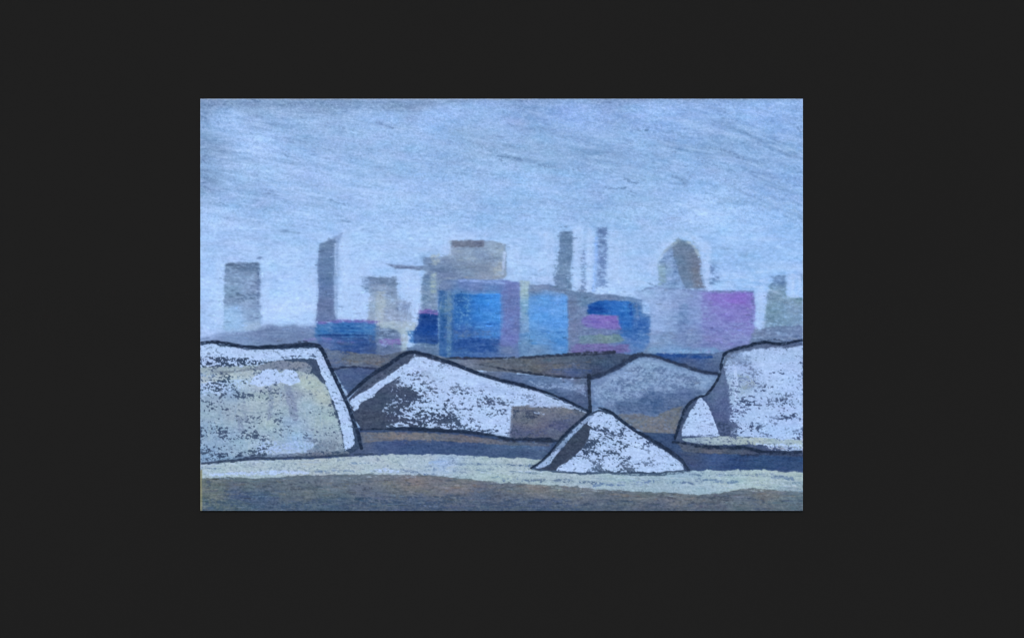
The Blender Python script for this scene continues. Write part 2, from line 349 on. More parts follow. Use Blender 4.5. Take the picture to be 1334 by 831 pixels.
    hatch(box(510, 420, 542, 429), 12, [(170, 187, 198), (160, 178, 200)], (1, 2.4), (8, 20), 2, 8, .6, .8)
    hatch(box(523, 430, 531, 458), 8, [(172, 190, 204), (170, 194, 226)], (1, 2.2), (8, 18), 88, 6, .6, .8)
    lay(poly([(532, 430), (541, 430), (541, 446), (533, 446)], 1.6, 1.6), (60, 116, 184), .6, .2, .85)
    # ---- stepped tower with the brown cap and its long arm
    lay(poly([(503, 344), (516, 345), (535, 347.5), (552, 346), (566, 344), (566, 352), (548, 351), (530, 350), (515, 349)], 1.6, 1.4), (112, 132, 168), 1.05, .25, .92, 6, 'crane_arm')
    lay(line([(510, 347), (525, 348.5), (546, 349)], 2.4, 1, 1), (94, 114, 150), .6, .2, .75)
    lay(poly([(552, 336), (576, 334), (587, 330), (587, 313), (632, 313), (659, 317), (660, 360), (640, 366), (600, 366), (582, 380), (570, 386), (571, 410), (548, 410), (549, 372), (552, 356)], 1.4, 1.3, .5),
        [(560, 345, (114, 138, 178)), (575, 350, (102, 124, 158)), (556, 368, (110, 138, 172)), (558, 392, (122, 146, 178)), (565, 400, (124, 148, 182)), (595, 328, (144, 164, 192)), (610, 335, (138, 158, 186)), (625, 330, (130, 152, 186)),
         (610, 348, (106, 126, 156)), (590, 352, (102, 124, 156)), (630, 349, (112, 130, 156)), (645, 325, (150, 172, 198)), (640, 340, (124, 146, 176)), (648, 352, (146, 162, 180)), (630, 360, (136, 152, 176)), (600, 362, (116, 138, 174))], 1.05, .2, .95, 6, 'stepped_tower')
    hatch(box(590, 322, 630, 340), 30, [(160, 178, 196), (116, 138, 172), (150, 168, 188)], (.9, 1.8), (10, 26), 3, 5, .6, .8)
    hatch(box(565, 340, 640, 365), 46, [(104, 126, 162), (122, 146, 184), (140, 158, 180)], (.9, 2), (8, 24), 4, 8, .55, .7)
    hatch(box(632, 318, 656, 362), 34, [(162, 176, 186), (112, 134, 168), (156, 168, 178)], (1, 2), (4, 12), 20, 40, .55, .8)
    lay(box(640, 342, 655, 362, 2, 2), (158, 170, 180), .42, .2, .85)
    hatch(box(600, 356, 640, 364), 14, [(164, 168, 176), (120, 138, 170)], (1, 1.8), (6, 16), 8, 16, .6, .8)
    lay(box(589, 313.5, 631, 322, 1.2, .7), (108, 118, 142), .98, .2, .94, 4, 'stepped_tower/cap')
    lay(box(618, 315, 628, 321.5, 1.2, .6), (92, 102, 128), .8, .2, .8)
    lay(line([(586, 312), (586.5, 335)], 3, 1, .8), (168, 192, 224), .7, .2, .85)
    lay(line([(657, 329), (656, 345), (655, 357)], [3.4, 3.4, 2.4], .8, .5), (184, 206, 246), .95, .2, .95)
    lay(line([(660, 332), (659, 352)], 1.4), (104, 130, 168), .6, .2, .8)
    lay(poly([(563, 331), (574, 329), (573, 342), (566, 345), (562, 344)], 1.4, 1.4), (162, 180, 195), .78, .2, .9, 6)
    hatch(poly([(548, 332), (562, 332), (562, 345), (548, 345)]), 10, [(100, 134, 180)], (1, 2.2), (4, 9), 30, 30, .5, .8)
    lay(box(561, 354, 568.5, 382, 1.2, 1), (160, 182, 190), .72, .2, .9, 6, 'cream_panel')
    lay(box(549, 357, 561, 400, 2, 1.6), (96, 128, 168), .44, .2, .7)
    hatch(box(549, 362, 573, 404), 26, [(104, 130, 166), (140, 162, 186), (130, 152, 184)], (1, 2), (5, 14), 10, 30, .5, .7)
    # ---- navy block with a pink roof line
    lay(poly([(545, 405), (570, 404), (572, 447), (566, 452), (548, 447), (540, 446), (538, 436), (545, 420)], 1.1, .9), [(556, 412, (24, 62, 130)), (556, 430, (24, 68, 144)), (556, 446, (40, 76, 138)), (541, 444, (60, 96, 156))], 1.2, .2, .97, 5, 'navy_block')
    hatch(box(546, 412, 570, 444), 18, [(20, 54, 122), (30, 78, 156), (28, 70, 140)], (1, 2.4), (8, 20), 2, 4, .6, .8)
    lay(poly([(544, 404), (558, 402.5), (571, 405), (572, 411), (560, 408.5), (544, 408.5)], .9, .6), (122, 108, 178), .95, .2, .95, 6, 'navy_block/roof')
    lay(poly([(524, 459), (534, 453), (545, 447), (572, 448), (580, 463), (556, 462), (540, 457)], 1.4, 1), [(540, 452, (96, 124, 164)), (560, 455, (96, 124, 158)), (575, 460, (92, 122, 166))], 1, .2, .9, 6, 'navy_block')
    # ---- big blue block
    lay(poly([(570, 378), (576, 366), (600, 364), (662, 365), (678, 368), (680, 466), (572, 467), (571, 410)], 1.3, 1.1),
        [(580, 372, (110, 132, 172)), (620, 372, (104, 130, 184)), (665, 372, (114, 128, 188)), (600, 382, (86, 132, 184)), (640, 381, (92, 144, 204)), (668, 400, (104, 124, 184)), (672, 430, (106, 122, 182)), (662, 440, (106, 122, 188)),
         (600, 410, (46, 100, 172)), (630, 400, (64, 138, 222)), (640, 420, (80, 146, 218)), (610, 430, (66, 108, 172)), (645, 435, (84, 130, 190)), (610, 450, (46, 86, 152)), (640, 452, (58, 96, 156)), (660, 455, (104, 124, 166)), (577, 420, (48, 92, 152)), (577, 450, (58, 98, 156))],
        1.15, .2, .97, 6, 'blue_block')
    smear(box(598, 366, 656, 380, 2, 1), (100, 124, 178), .5, 5)
    lay(line([(598, 365.5), (630, 366), (657, 369)], [3, 3.4, 2.4], 1, .8), (144, 172, 230), .8, .2, .88, 5)
    lay(box(592, 383, 652, 441, 1.2, 1.2), [(596, 390, (36, 84, 152)), (605, 410, (40, 96, 168)), (630, 390, (52, 128, 216)), (645, 386, (68, 146, 236)), (625, 412, (60, 132, 214)), (645, 410, (76, 148, 228)), (610, 430, (54, 96, 164)), (640, 432, (72, 130, 204))], 1.1, .2, .95, 6, 'blue_block/window_panel')
    hatch(box(612, 386, 652, 436), 60, [(84, 160, 244), (58, 124, 204), (100, 168, 236), (40, 98, 176)], (1, 2.4), (7, 22), 3, 8, .6, .85, bow=.2)
    hatch(box(592, 384, 618, 445), 52, [(30, 74, 140), (70, 126, 186), (44, 96, 164), (110, 160, 206)], (.8, 1.6), (3, 10), 86, 20, .55, .85)
    lay(box(592, 384, 616, 445, 3, 2), (116, 168, 214), .20, .14, .85, 5, tooth=FTOOTH)
    hatch(box(606, 384, 650, 387), 8, [(34, 84, 150)], (1, 2), (10, 22), 3, 4, .7, .8)
    lay(box(590, 429, 640, 440, 3, 2), (84, 108, 152), .5, .2, .7)
    lay(box(590, 440, 650, 458, 2, 1.4), (40, 80, 150), .72, .25, .9, 6, 'blue_block/plinth')
    hatch(box(590, 440, 652, 459), 28, [(34, 72, 142), (66, 106, 166), (56, 94, 152)], (1.2, 2.4), (8, 26), 2, 5, .6, .8)
    lay(line([(590, 460), (604, 458), (618, 461), (640, 460)], 2.4, 1.2, .8), (112, 146, 190), .5, .2, .8)
    # mauve edge column
    lay(poly([(653, 382), (660, 370), (677, 370), (677, 440), (668, 452), (652, 450), (653, 430), (656, 410)], 2, 1.4), [(665, 380, (106, 122, 178)), (670, 400, (100, 116, 172)), (658, 425, (112, 128, 196)), (662, 440, (108, 122, 188)), (672, 430, (100, 118, 172))], .85, .25, .85, 6, 'blue_block/mauve_column')
    hatch(box(655, 374, 677, 450), 30, [(92, 106, 156), (120, 132, 194), (108, 130, 178)], (1, 2.2), (8, 22), 88, 8, .55, .75)
    hatch(box(668, 404, 678, 430), 12, [(78, 92, 138), (88, 96, 140)], (1, 2), (4, 10), 100, 20, .55, .8)
    hatch(box(640, 444, 690, 462), 34, [(104, 132, 170), (92, 110, 152), (132, 150, 190), (112, 116, 164)], (1, 2.4), (6, 18), 6, 12, .55, .8)
    # left shaft and pale posts
    lay(box(572, 379, 590, 464, 1.6, 1), [(576, 385, (44, 90, 150)), (578, 420, (46, 92, 152)), (580, 455, (52, 96, 158)), (586, 400, (80, 120, 160))], .85, .25, .9, 6, 'blue_block/shaft')
    lay(line([(585.5, 381), (585.5, 420), (584.5, 464)], 6, 1.2, .9), [(585, 390, (112, 144, 176)), (585, 450, (100, 138, 176))], .75, .22, .88, 6, 'blue_block/post')
    lay(line([(581, 384), (580, 400), (580, 412)], 2.2), (128, 152, 180), .6, .2, .8)
    lay(line([(577, 386), (573, 400), (571.5, 430), (571, 455)], 1.8, .8, .7), (126, 160, 192), .7, .2, .85)
    hatch(box(579, 430, 583, 444), 5, [(124, 124, 168)], (1, 2), (4, 9), 88, 8, .6, .8)
    hatch(box(568, 376, 596, 384), 12, [(36, 76, 140), (90, 120, 164)], (1, 2), (4, 12), 30, 40, .55, .8)
    # ---- pale post between the blue blocks
    lay(poly([(677, 366), (690, 366), (691, 400), (690, 434), (677, 434), (678, 400)], 1.2, .9), [(683, 371, (158, 184, 200)), (683, 380, (158, 188, 196)), (684, 398, (116, 162, 196)), (683, 425, (112, 150, 196))], 1, .22, .92, 6, 'pale_post')
    hatch(box(678, 366, 689, 382), 10, [(168, 188, 192), (150, 176, 192)], (1, 2), (4, 10), 4, 20, .6, .8)
    hatch(box(678, 384, 689, 432), 14, [(132, 172, 204), (96, 140, 184)], (1, 2), (10, 26), 90, 4, .55, .75)
    # ---- light blue block
    lay(poly([(688, 371), (716, 370), (741, 378), (741, 464), (676, 467), (676, 434), (689, 432)], 1.3, 1), [(700, 375, (110, 130, 164)), (730, 378, (116, 140, 180)), (710, 390, (88, 150, 222)), (735, 390, (96, 160, 236)), (710, 410, (86, 152, 228)), (730, 420, (88, 152, 228)), (705, 440, (92, 146, 204)), (730, 445, (80, 142, 214)), (685, 450, (104, 140, 184)), (700, 457, (110, 144, 184))], 1.1, .2, .95, 6, 'light_blue_block')
    hatch(box(689, 382, 739, 450), 90, [(110, 172, 242), (72, 132, 206), (98, 164, 238), (60, 118, 190), (92, 158, 230)], (1, 2.4), (8, 30), 1, 4, .6, .85)
    hatch(box(689, 431, 739, 437), 10, [(52, 104, 176)], (1, 2.2), (10, 30), 0, 3, .6, .85)
    hatch(box(733, 430, 741, 452), 14, [(48, 96, 168), (60, 120, 190)], (1, 2.2), (5, 12), 80, 14, .6, .85)
    hatch(box(690, 372, 738, 381), 18, [(106, 124, 156), (130, 146, 176), (120, 150, 190)], (1, 2.2), (10, 28), 4, 6, .55, .8)
    hatch(box(676, 440, 740, 460), 40, [(110, 150, 196), (90, 120, 160), (120, 160, 206)], (1, 2), (5, 14), 8, 20, .55, .75)
    # ---- thin grey tower, faint tower, striped tower
    lay(poly([(730, 303), (746, 302), (746, 330), (743, 352), (745, 378), (722, 380), (723, 360), (727, 345), (728, 325)], 1.2, 1.0), [(738, 308, (92, 120, 156)), (738, 330, (98, 128, 164)), (734, 360, (104, 132, 168))], 1.0, .2, .93, 6, 'thin_tower')
    lay(box(719, 330, 730, 378, 3, 2.4), (100, 130, 168), .34, .16, .85, 6)
    lay(line([(731, 296), (738, 295)], 2.6, 1, 1), (110, 138, 180), .5, .2, .8); lay(line([(727, 308), (732, 306)], 2, 1, 1), (112, 140, 182), .5, .2, .8)
    hatch(box(729, 303, 744, 376), 40, [(80, 108, 142), (126, 156, 194)], (.8, 1.8), (3, 9), 8, 16, .5, .7)
    lay(box(755, 318, 763, 378, 2.5, 1.6), (104, 132, 178), [(758, 320, .42), (758, 372, .64)], .16, .85, 6, 'speckled_tower')
    lay(box(757, 350, 763, 376, 2.5, 1.4), (92, 120, 160), .36, .16, .85, 6)
    lay(poly([(777, 297), (791, 295), (790, 330), (789, 372), (774, 376), (774, 330)], 1.6, 1.2), (128, 160, 212), .95, .3, .8, 6, 'striped_tower')
    lay(box(778, 296, 791, 322, 1.6, 1.6), (98, 126, 172), .70, .16, .9, 6); lay(box(779, 320, 791, 374, 2.4, 1.8), (102, 130, 180), .52, .16, .9, 6)
    lay(line([(777, 310), (776, 340), (773, 378)], 4.2, 1.2, .7), (142, 184, 250), .85, .2, .9, 5)
    lay(line([(770, 300), (769, 378)], 3, 1.2, .6), (174, 202, 246), .7, .2, .85)
    # roof strip under the thin towers
    lay(poly([(690, 370), (716, 371), (724, 376), (764, 378), (764, 390), (742, 386), (726, 380), (700, 376)], 1.4, 1.2), [(700, 373, (118, 140, 178)), (740, 380, (108, 130, 166)), (758, 382, (106, 126, 164))], .9, .2, .9, 6, 'roof_strip')
    hatch(box(724, 371, 764, 385), 30, [(92, 112, 152), (132, 156, 196), (150, 176, 216)], (1, 2), (3, 9), 20, 40, .5, .8)
    lay(line([(692, 362), (700, 357), (706, 360)], 2, 1, .8), (120, 148, 188), .5, .2, .8); lay(line([(703, 353), (707, 350)], 2.6, 1, .8), (90, 116, 160), .7, .2, .8)
    # ---- striped advertising block: blue, magenta, sage
    lay(poly([(740, 378), (764, 381), (800, 384), (836, 389), (837, 392), (838, 408), (848, 411), (847, 446), (838, 458), (820, 464), (740, 465)], 1.5, 1.2),
        [(748, 400, (108, 124, 162)), (746, 430, (112, 126, 164)), (790, 386, (106, 130, 168)), (826, 392, (100, 134, 178)), (760, 395, (100, 134, 170)), (765, 404, (110, 132, 176)), (838, 420, (74, 118, 180)), (836, 445, (96, 134, 190)), (780, 436, (104, 122, 164)), (780, 455, (108, 112, 168)), (750, 450, (104, 126, 168)), (826, 440, (70, 116, 180))], 1.1, .2, .95, 6, 'colour_block')
    hatch(box(741, 384, 754, 446), 30, [(96, 110, 146), (124, 136, 168), (116, 126, 162)], (1, 2.2), (8, 22), 89, 6, .55, .75)
    hatch(box(742, 398, 760, 440), 12, [(132, 138, 168), (84, 98, 136)], (1, 2), (5, 14), 80, 20, .5, .7)
    hatch(box(760, 383, 828, 392), 20, [(110, 130, 160), (92, 116, 158), (112, 146, 182)], (1, 2.2), (10, 26), 5, 4, .6, .8)
    lay(poly([(765, 397), (776, 393), (788, 391), (822, 392), (826, 408), (824, 440), (808, 438), (806, 411), (766, 409)], 1.3, 1.1), [(776, 402, (26, 76, 156)), (800, 400, (40, 102, 186)), (815, 402, (54, 118, 198)), (816, 420, (42, 102, 182)), (815, 435, (62, 110, 176))], 1.1, .2, .95, 6, 'colour_block/blue_panel')
    hatch(box(786, 392, 825, 409), 26, [(30, 84, 164), (58, 122, 202), (42, 100, 182)], (1.2, 2.6), (8, 22), 4, 8, .6, .85)
    hatch(box(808, 408, 826, 438), 20, [(28, 80, 160), (70, 122, 190), (60, 110, 180)], (1.2, 2.4), (6, 16), 80, 20, .6, .8)
    lay(poly([(822, 393), (834, 395), (836, 410), (846, 415), (845, 446), (836, 456), (824, 452)], 1.8, 1.6), [(828, 400, (66, 116, 182)), (838, 425, (52, 100, 172)), (832, 450, (84, 128, 188))], .80, .25, .88, 6, 'colour_block/blue_panel')
    lay(line([(767, 400), (778, 403), (790, 405)], 4, 1, 1), (24, 68, 148), .8, .2, .9); lay(line([(821, 396), (822, 410)], 3.4, 1, .8), (22, 66, 150), .75, .2, .85)
    lay(poly([(759, 412), (770, 410), (803, 411), (806, 420), (809, 429), (790, 428), (764, 425), (757, 418)], 1.2, 1), [(770, 414, (122, 108, 188)), (795, 414, (128, 106, 190)), (795, 428, (122, 116, 190)), (762, 420, (118, 120, 186))], 1.05, .2, .96, 6, 'colour_block/magenta_panel')
    hatch(box(762, 411, 806, 428), 20, [(134, 110, 196), (112, 104, 182), (124, 116, 194)], (1.4, 2.8), (10, 28), 3, 5, .6, .8)
    hatch(box(750, 426, 812, 437), 30, [(88, 104, 148), (110, 112, 166), (100, 118, 156)], (1, 2.4), (6, 18), 4, 8, .6, .8)
    lay(poly([(754, 438), (780, 436), (806, 436), (814, 443), (800, 447), (754, 447)], 1.5, 1.2), [(765, 442, (106, 138, 160)), (790, 440, (114, 144, 146)), (806, 443, (104, 136, 150))], 1.05, .2, .9, 6, 'colour_block/sage_panel')
    lay(box(744, 448, 820, 459, 1.6, 1.4), (112, 104, 166), .85, .2, .88, 6, 'colour_block/mauve_panel')
    hatch(box(744, 448, 820, 459), 34, [(124, 120, 180), (88, 100, 144), (104, 128, 170)], (1, 2.2), (4, 14), 4, 18, .55, .8)
    hatch(box(824, 392, 846, 456), 34, [(46, 94, 168), (88, 128, 184), (64, 110, 176), (40, 90, 164)], (1.2, 2.4), (5, 16), 60, 40, .55, .8)
    lay(line([(829, 396), (831, 412)], 4, 1.4, 1), (92, 120, 168), .7, .2, .8)
    # ---- long low building at the right
    lay(poly([(826, 380), (850, 373), (880, 375), (920, 379), (981, 379), (984, 400), (981, 447), (940, 459), (845, 459), (848, 420), (846, 396), (834, 389)], 1.4, 1.1),
        [(840, 382, (150, 182, 226)), (870, 385, (142, 170, 214)), (850, 405, (142, 172, 220)), (865, 400, (150, 176, 220)), (890, 385, (136, 162, 206)), (905, 390, (128, 150, 202)), (858, 425, (140, 170, 218)), (890, 415, (112, 142, 188)), (908, 410, (126, 152, 202)),
         (860, 446, (118, 146, 188)), (900, 440, (110, 134, 178)), (930, 445, (116, 128, 184)), (870, 455, (122, 158, 204)), (930, 390, (126, 112, 196)), (960, 390, (130, 110, 200)), (950, 410, (122, 120, 196)), (970, 430, (124, 134, 200)), (930, 425, (118, 128, 194)), (960, 442, (126, 142, 200))], 1.1, .2, .95, 6, 'long_building')
    hatch(box(836, 380, 912, 440), 120, [(160, 188, 230), (124, 152, 198), (150, 178, 224), (132, 158, 206), (116, 142, 186)], (1, 2.2), (8, 26), 1, 4, .55, .75)
    hatch(box(846, 396, 882, 432), 34, [(168, 198, 244), (156, 188, 238)], (1.2, 2.6), (8, 24), 2, 4, .6, .8)
    lay(box(884, 395, 896, 434, 1.6, 1.4), [(890, 400, (102, 134, 182)), (890, 430, (110, 136, 184))], .8, .22, .85, 6, 'long_building/doorway')
    hatch(box(872, 404, 884, 414), 10, [(96, 128, 178)], (1, 2.2), (6, 14), 2, 8, .5, .8)
    hatch(box(897, 392, 915, 432), 26, [(156, 186, 232), (120, 146, 198)], (1, 2), (6, 16), 2, 5, .55, .75)
    lay(poly([(915, 382), (979, 381), (980, 440), (940, 450), (916, 446)], 5, 2.4, 1.5), [(945, 390, (130, 106, 198)), (965, 392, (126, 104, 192)), (925, 395, (122, 124, 192)), (950, 410, (124, 118, 194)), (970, 415, (126, 116, 192)), (930, 425, (116, 128, 192)), (960, 432, (128, 138, 204)), (950, 444, (122, 128, 190))], .66, .35, .62, 6, 'long_building/magenta_panel')
    hatch(box(912, 384, 980, 446), 60, [(150, 150, 214), (146, 172, 222), (128, 130, 190)], (1, 2.2), (8, 26), 2, 4, .55, 1)
    hatch(box(928, 383, 974, 399), 26, [(140, 108, 206), (124, 98, 188), (134, 116, 208)], (1.4, 2.8), (10, 30), 2, 4, .6, .85)
    hatch(box(915, 398, 978, 448), 80, [(140, 150, 212), (108, 118, 182), (124, 112, 190), (150, 168, 222)], (1, 2.2), (8, 26), 2, 5, .55, .75)
    hatch(box(940, 436, 978, 450), 16, [(126, 104, 178), (84, 104, 160), (160, 184, 232)], (1, 2), (6, 16), 8, 18, .55, .8)
    lay(line([(836, 378), (856, 374), (880, 376), (922, 380), (981, 380)], 2.8, 1.2, .9), (106, 130, 174), .66, .2, .85)
    lay(line([(843, 368), (850, 371), (856, 374)], 2.4, 1, .8), (92, 120, 160), .6, .2, .8)
    lay(line([(981, 386), (980.5, 402), (979, 420)], 3.2, 1.2, 1), (86, 100, 150), .6, .2, .85)
    hatch(box(974, 396, 980, 420), 8, [(160, 176, 200)], (1, 2), (3, 6), 4, 20, .5, .8)
    hatch(box(842, 428, 934, 450), 60, [(96, 122, 168), (130, 158, 202), (108, 126, 166), (122, 136, 168)], (1, 2.2), (8, 24), 3, 6, .55, .75)
    lay(poly([(842, 453), (930, 452), (944, 459), (938, 462), (846, 461)], 1.6, 1), (116, 154, 200), .7, .2, .8, 6)
    # ---- domed tower
    lay(poly([(857, 375), (857, 345), (863, 330), (873, 321), (884, 311), (896, 313), (909, 325), (913, 340), (914, 352), (920, 377)], 1.4, 1.1), [(862, 350, (130, 162, 192)), (872, 335, (122, 152, 200)), (880, 360, (128, 158, 208)), (886, 318, (112, 140, 172))], 1.05, .25, .92, 6, 'domed_tower')
    lay(poly([(885, 312), (900, 319), (909, 331), (913.5, 342), (911, 352), (913, 364), (918, 375), (893, 376), (888, 366), (882, 348), (877, 334), (877, 324)], 1.0, .7),
        [(888, 322, (106, 130, 160)), (885, 340, (102, 128, 160)), (905, 335, (108, 122, 146)), (892, 355, (100, 124, 156)), (907, 352, (110, 120, 142)), (908, 368, (112, 124, 148)), (897, 370, (104, 132, 168))], 1.2, .2, .97, 5, 'domed_tower/dark_face')
    lay(poly([(902, 340), (912, 342), (911, 356), (914, 374), (903, 374), (901, 360)], 2, 1), (112, 120, 140), .6, .4, .6, 5)
    lay(poly([(884, 309), (893, 316), (900, 321), (884, 330), (877, 326), (876, 318)], 1.2, .8), (110, 132, 160), .8, .25, .85, 5)
    lay(box(862, 334, 882, 374, 3, 1.6), (92, 122, 168), .40, .22, .8, 6); lay(box(867, 334, 878, 366, 2, 2), (166, 194, 242), .34, .2, .8, 6)
    lay(poly([(857, 346), (867, 344), (867, 368), (858, 372)], 1.8, 1.2), (136, 168, 188), .7, .2, .8, 6)
    hatch(box(866, 358, 906, 375), 30, [(168, 194, 236), (104, 132, 178), (150, 178, 220)], (1, 2), (3, 8), 60, 40, .5, .8)
    lay(line([(858, 338), (863, 330), (872, 323), (884, 313)], 3, 1.2, 1), (146, 168, 188), .85, .25, .85, 6); lay(line([(896, 315), (905, 322), (911, 333)], 3.4, 1.2, 1), (164, 184, 202), .9, .25, .9, 6)
    lay(line([(903, 314), (909, 321), (911, 326)], 4.5, 1.4, 1), (120, 146, 172), .55, .2, .85, 6); lay(line([(880, 309), (886, 312)], 3), (112, 140, 176), .55, .2, .8)
    halo([(914, 334), (917, 345), (915, 354), (920, 374)], 3, .7, .7)
    lay(poly([(924, 344), (932, 350), (939, 366), (938, 371), (928, 370), (922, 374), (925, 360)], 1.8, 1.8), (104, 134, 182), .60, .2, .85, 6, 'annexe')
    hatch(box(924, 340, 938, 372), 10, [(84, 114, 160)], (1.2, 2.4), (6, 12), 6, 14, .55, .8)
    # ---- greenish building at the right edge
    lay(poly([(1000, 384), (1003, 372), (1010, 360), (1024, 358), (1024, 386), (1046, 390), (1046, 430), (991, 430), (996, 408)], 1.6, 1.4), [(1012, 366, (104, 134, 178)), (1010, 380, (110, 142, 164)), (1005, 400, (104, 138, 160)), (1030, 400, (124, 152, 184)), (1010, 420, (112, 142, 172)), (1040, 420, (114, 144, 178)), (1042, 392, (110, 142, 160))], .95, .2, .92, 6, 'green_block')
    hatch(box(1003, 358, 1023, 378), 22, [(74, 104, 148), (90, 122, 162), (140, 172, 214)], (1.2, 2.8), (6, 16), 6, 12, .6, .85)
    hatch(box(1010, 384, 1046, 426), 50, [(144, 172, 204), (156, 182, 208), (96, 128, 152), (104, 132, 160)], (1, 2), (6, 18), 8, 12, .55, .8)
    hatch(box(996, 384, 1012, 424), 16, [(92, 124, 146), (112, 146, 168)], (1.2, 2.6), (6, 16), 70, 30, .6, .75)
    lay(line([(1001, 378), (1010, 380), (1019, 384)], 3, 1.2, 1), (162, 188, 220), .7, .2, .85)
    lay(line([(1043, 359), (1046, 366)], 4, 1.4, 1), (106, 138, 180), .6, .2, .8); lay(line([(1037, 389), (1046, 389)], 3, 1.2, 1), (84, 118, 140), .7, .2, .85)
    lay(poly([(982, 429), (1010, 425), (1046, 424), (1046, 447), (1000, 447), (975, 449), (978, 440)], 1.8, 1.2), [(990, 434, (104, 124, 158)), (1020, 432, (106, 126, 166)), (1040, 436, (104, 126, 168)), (990, 444, (108, 132, 172))], 1, .2, .93, 6, 'low_wall')
    hatch(box(978, 427, 1046, 446), 40, [(84, 106, 144), (126, 148, 184), (100, 118, 154)], (1, 2.2), (6, 20), 4, 8, .55, .8)
    hatch(box(988, 427, 1006, 431), 6, [(66, 86, 124)], (1, 2.2), (8, 16), 4, 6, .6, .8)
    lay(line([(1016, 443), (1030, 440), (1038, 442)], 2.2, 1, 1), (150, 168, 196), .5, .2, .8)
def draw_middle():
    # ---- earth behind the mounds, left of the centre mound
    lay(poly([(412, 450), (432, 456), (500, 462), (526, 457), (536, 457), (500, 482), (455, 514), (436, 484), (424, 462)], 1.5, 1), [(425, 460, (104, 122, 158)), (440, 470, (88, 106, 142)), (460, 467, (98, 108, 126)), (485, 468, (98, 106, 118)), (510, 466, (92, 106, 128)), (440, 476, (84, 104, 140)), (480, 475, (84, 100, 128))], 1.2, .2, .97, 6, 'far_bank')
    hatch(box(424, 459, 522, 477), 60, [(112, 114, 116), (80, 98, 130), (100, 104, 114), (70, 88, 124), (116, 112, 120)], (1, 2.2), (8, 26), 3, 6, .55, .75)
    lay(line([(444, 467), (452, 470), (470, 472), (500, 470)], 5, 2, 1), (104, 106, 116), .6, .25, .75, 5)
    hatch(box(444, 452, 456, 462), 8, [(44, 78, 146)], (1.4, 2.6), (6, 14), 6, 12, .55, .8)
    lay(poly([(436, 482), (470, 477), (498, 481), (480, 494), (454, 514)], 1.2, .8), [(445, 490, (76, 96, 138)), (470, 488, (72, 92, 134)), (460, 502, (70, 90, 130))], 1.2, .2, .97, 5, 'slate_bank')
    hatch(box(440, 482, 484, 506), 26, [(66, 84, 124), (86, 106, 146), (78, 90, 134)], (1, 2.2), (8, 20), 4, 10, .5, .6)
    lay(line([(435, 480.5), (448, 478), (465, 477), (480, 479), (494, 480.5)], [3.4, 3, 2.6, 3, 3.4], .8, .4), (44, 56, 84), 1, .2, .93, 4)
    # ---- brown bank in the middle
    lay(poly([(556, 461), (590, 466), (655, 467), (740, 462), (800, 459), (826, 463), (806, 479), (784, 488), (765, 493), (735, 492), (690, 487), (655, 484), (618, 482), (585, 470)], 1.2, .8),
        [(590, 470, (114, 132, 162)), (610, 474, (110, 122, 146)), (640, 472, (94, 104, 120)), (640, 480, (92, 102, 118)), (680, 470, (84, 94, 110)), (700, 478, (94, 98, 106)), (740, 468, (82, 98, 116)), (730, 477, (84, 92, 110)), (745, 483, (72, 92, 136)), (720, 486, (86, 92, 114)), (770, 470, (66, 84, 108)), (790, 475, (60, 80, 112)), (780, 484, (56, 70, 98)), (812, 466, (62, 78, 106))], 1.25, .2, .98, 6, 'brown_bank')
    hatch(box(620, 468, 770, 484), 110, [(108, 108, 110), (78, 92, 112), (98, 98, 102), (88, 106, 130), (70, 84, 106), (118, 114, 114)], (1, 2.4), (10, 40), 1, 3, .6, .75)
    hatch(box(690, 466, 800, 472), 26, [(96, 124, 146), (74, 92, 110)], (1, 2), (10, 28), -1, 3, .5, .7)
    hatch(box(716, 479, 772, 487), 26, [(62, 88, 140), (84, 96, 140), (70, 96, 146)], (1.2, 2.4), (10, 30), 1, 3, .6, .8)
    hatch(box(770, 464, 816, 484), 34, [(48, 64, 92), (74, 96, 128), (58, 74, 104)], (1, 2.2), (6, 18), -18, 12, .55, .8)
    hatch(box(780, 476, 790, 484), 4, [(112, 136, 170)], (1.4, 2.4), (3, 6), 0, 30, .5, .8)
    hatch(poly([(585, 468), (618, 468), (650, 482), (620, 481)]), 18, [(124, 140, 166), (98, 114, 146)], (1, 2), (8, 22), 10, 6, .55, .75)
    lay(line([(578, 467), (590, 465.6), (620, 466.4), (655, 466.2), (700, 464.5), (740, 461.5), (775, 459.8), (800, 458.6)], [1.6, 3, 3, 2.8, 3.4, 4, 4.6, 4], 1.1, .6), (44, 54, 74), .95, .25, .92, 4)
    lay(line([(618, 474), (640, 477), (660, 481), (690, 486), (735, 491.5), (765, 492.5), (784, 487), (806, 478), (826, 464)], [1, 2, 3, 3.2, 3.4, 3.6, 4.6, 6, 6], 1.1, .8), (40, 50, 70), .85, .3, .92, 4)
    # ---- grey slope under it
    lay(poly([(618, 483), (655, 484), (690, 488), (735, 493), (767, 494), (768, 536), (740, 524), (700, 508), (655, 496)], 1.2, .8), [(640, 487, (100, 116, 146)), (665, 492, (80, 102, 140)), (700, 500, (92, 118, 160)), (740, 500, (112, 140, 184)), (720, 510, (72, 94, 132)), (755, 520, (74, 92, 128)), (750, 498, (92, 108, 138))], 1.2, .2, .97, 6, 'grey_slope')
    lay(poly([(690, 496), (720, 499), (762, 501), (764, 516), (755, 512), (740, 507), (700, 504)], 1.6, 1.2), (142, 168, 208), .55, .2, .85, 6)
    hatch(box(690, 497, 764, 508), 26, [(150, 176, 216), (100, 126, 170)], (1, 2.2), (8, 24), 3, 5, .55, .8)
    hatch(box(700, 507, 762, 526), 30, [(60, 78, 114), (86, 106, 146), (90, 96, 138)], (1.2, 2.4), (8, 24), 10, 8, .55, .75)
    hatch(box(730, 493, 764, 498), 12, [(104, 100, 122), (70, 84, 112)], (1, 2.2), (6, 18), 3, 5, .5, .8)
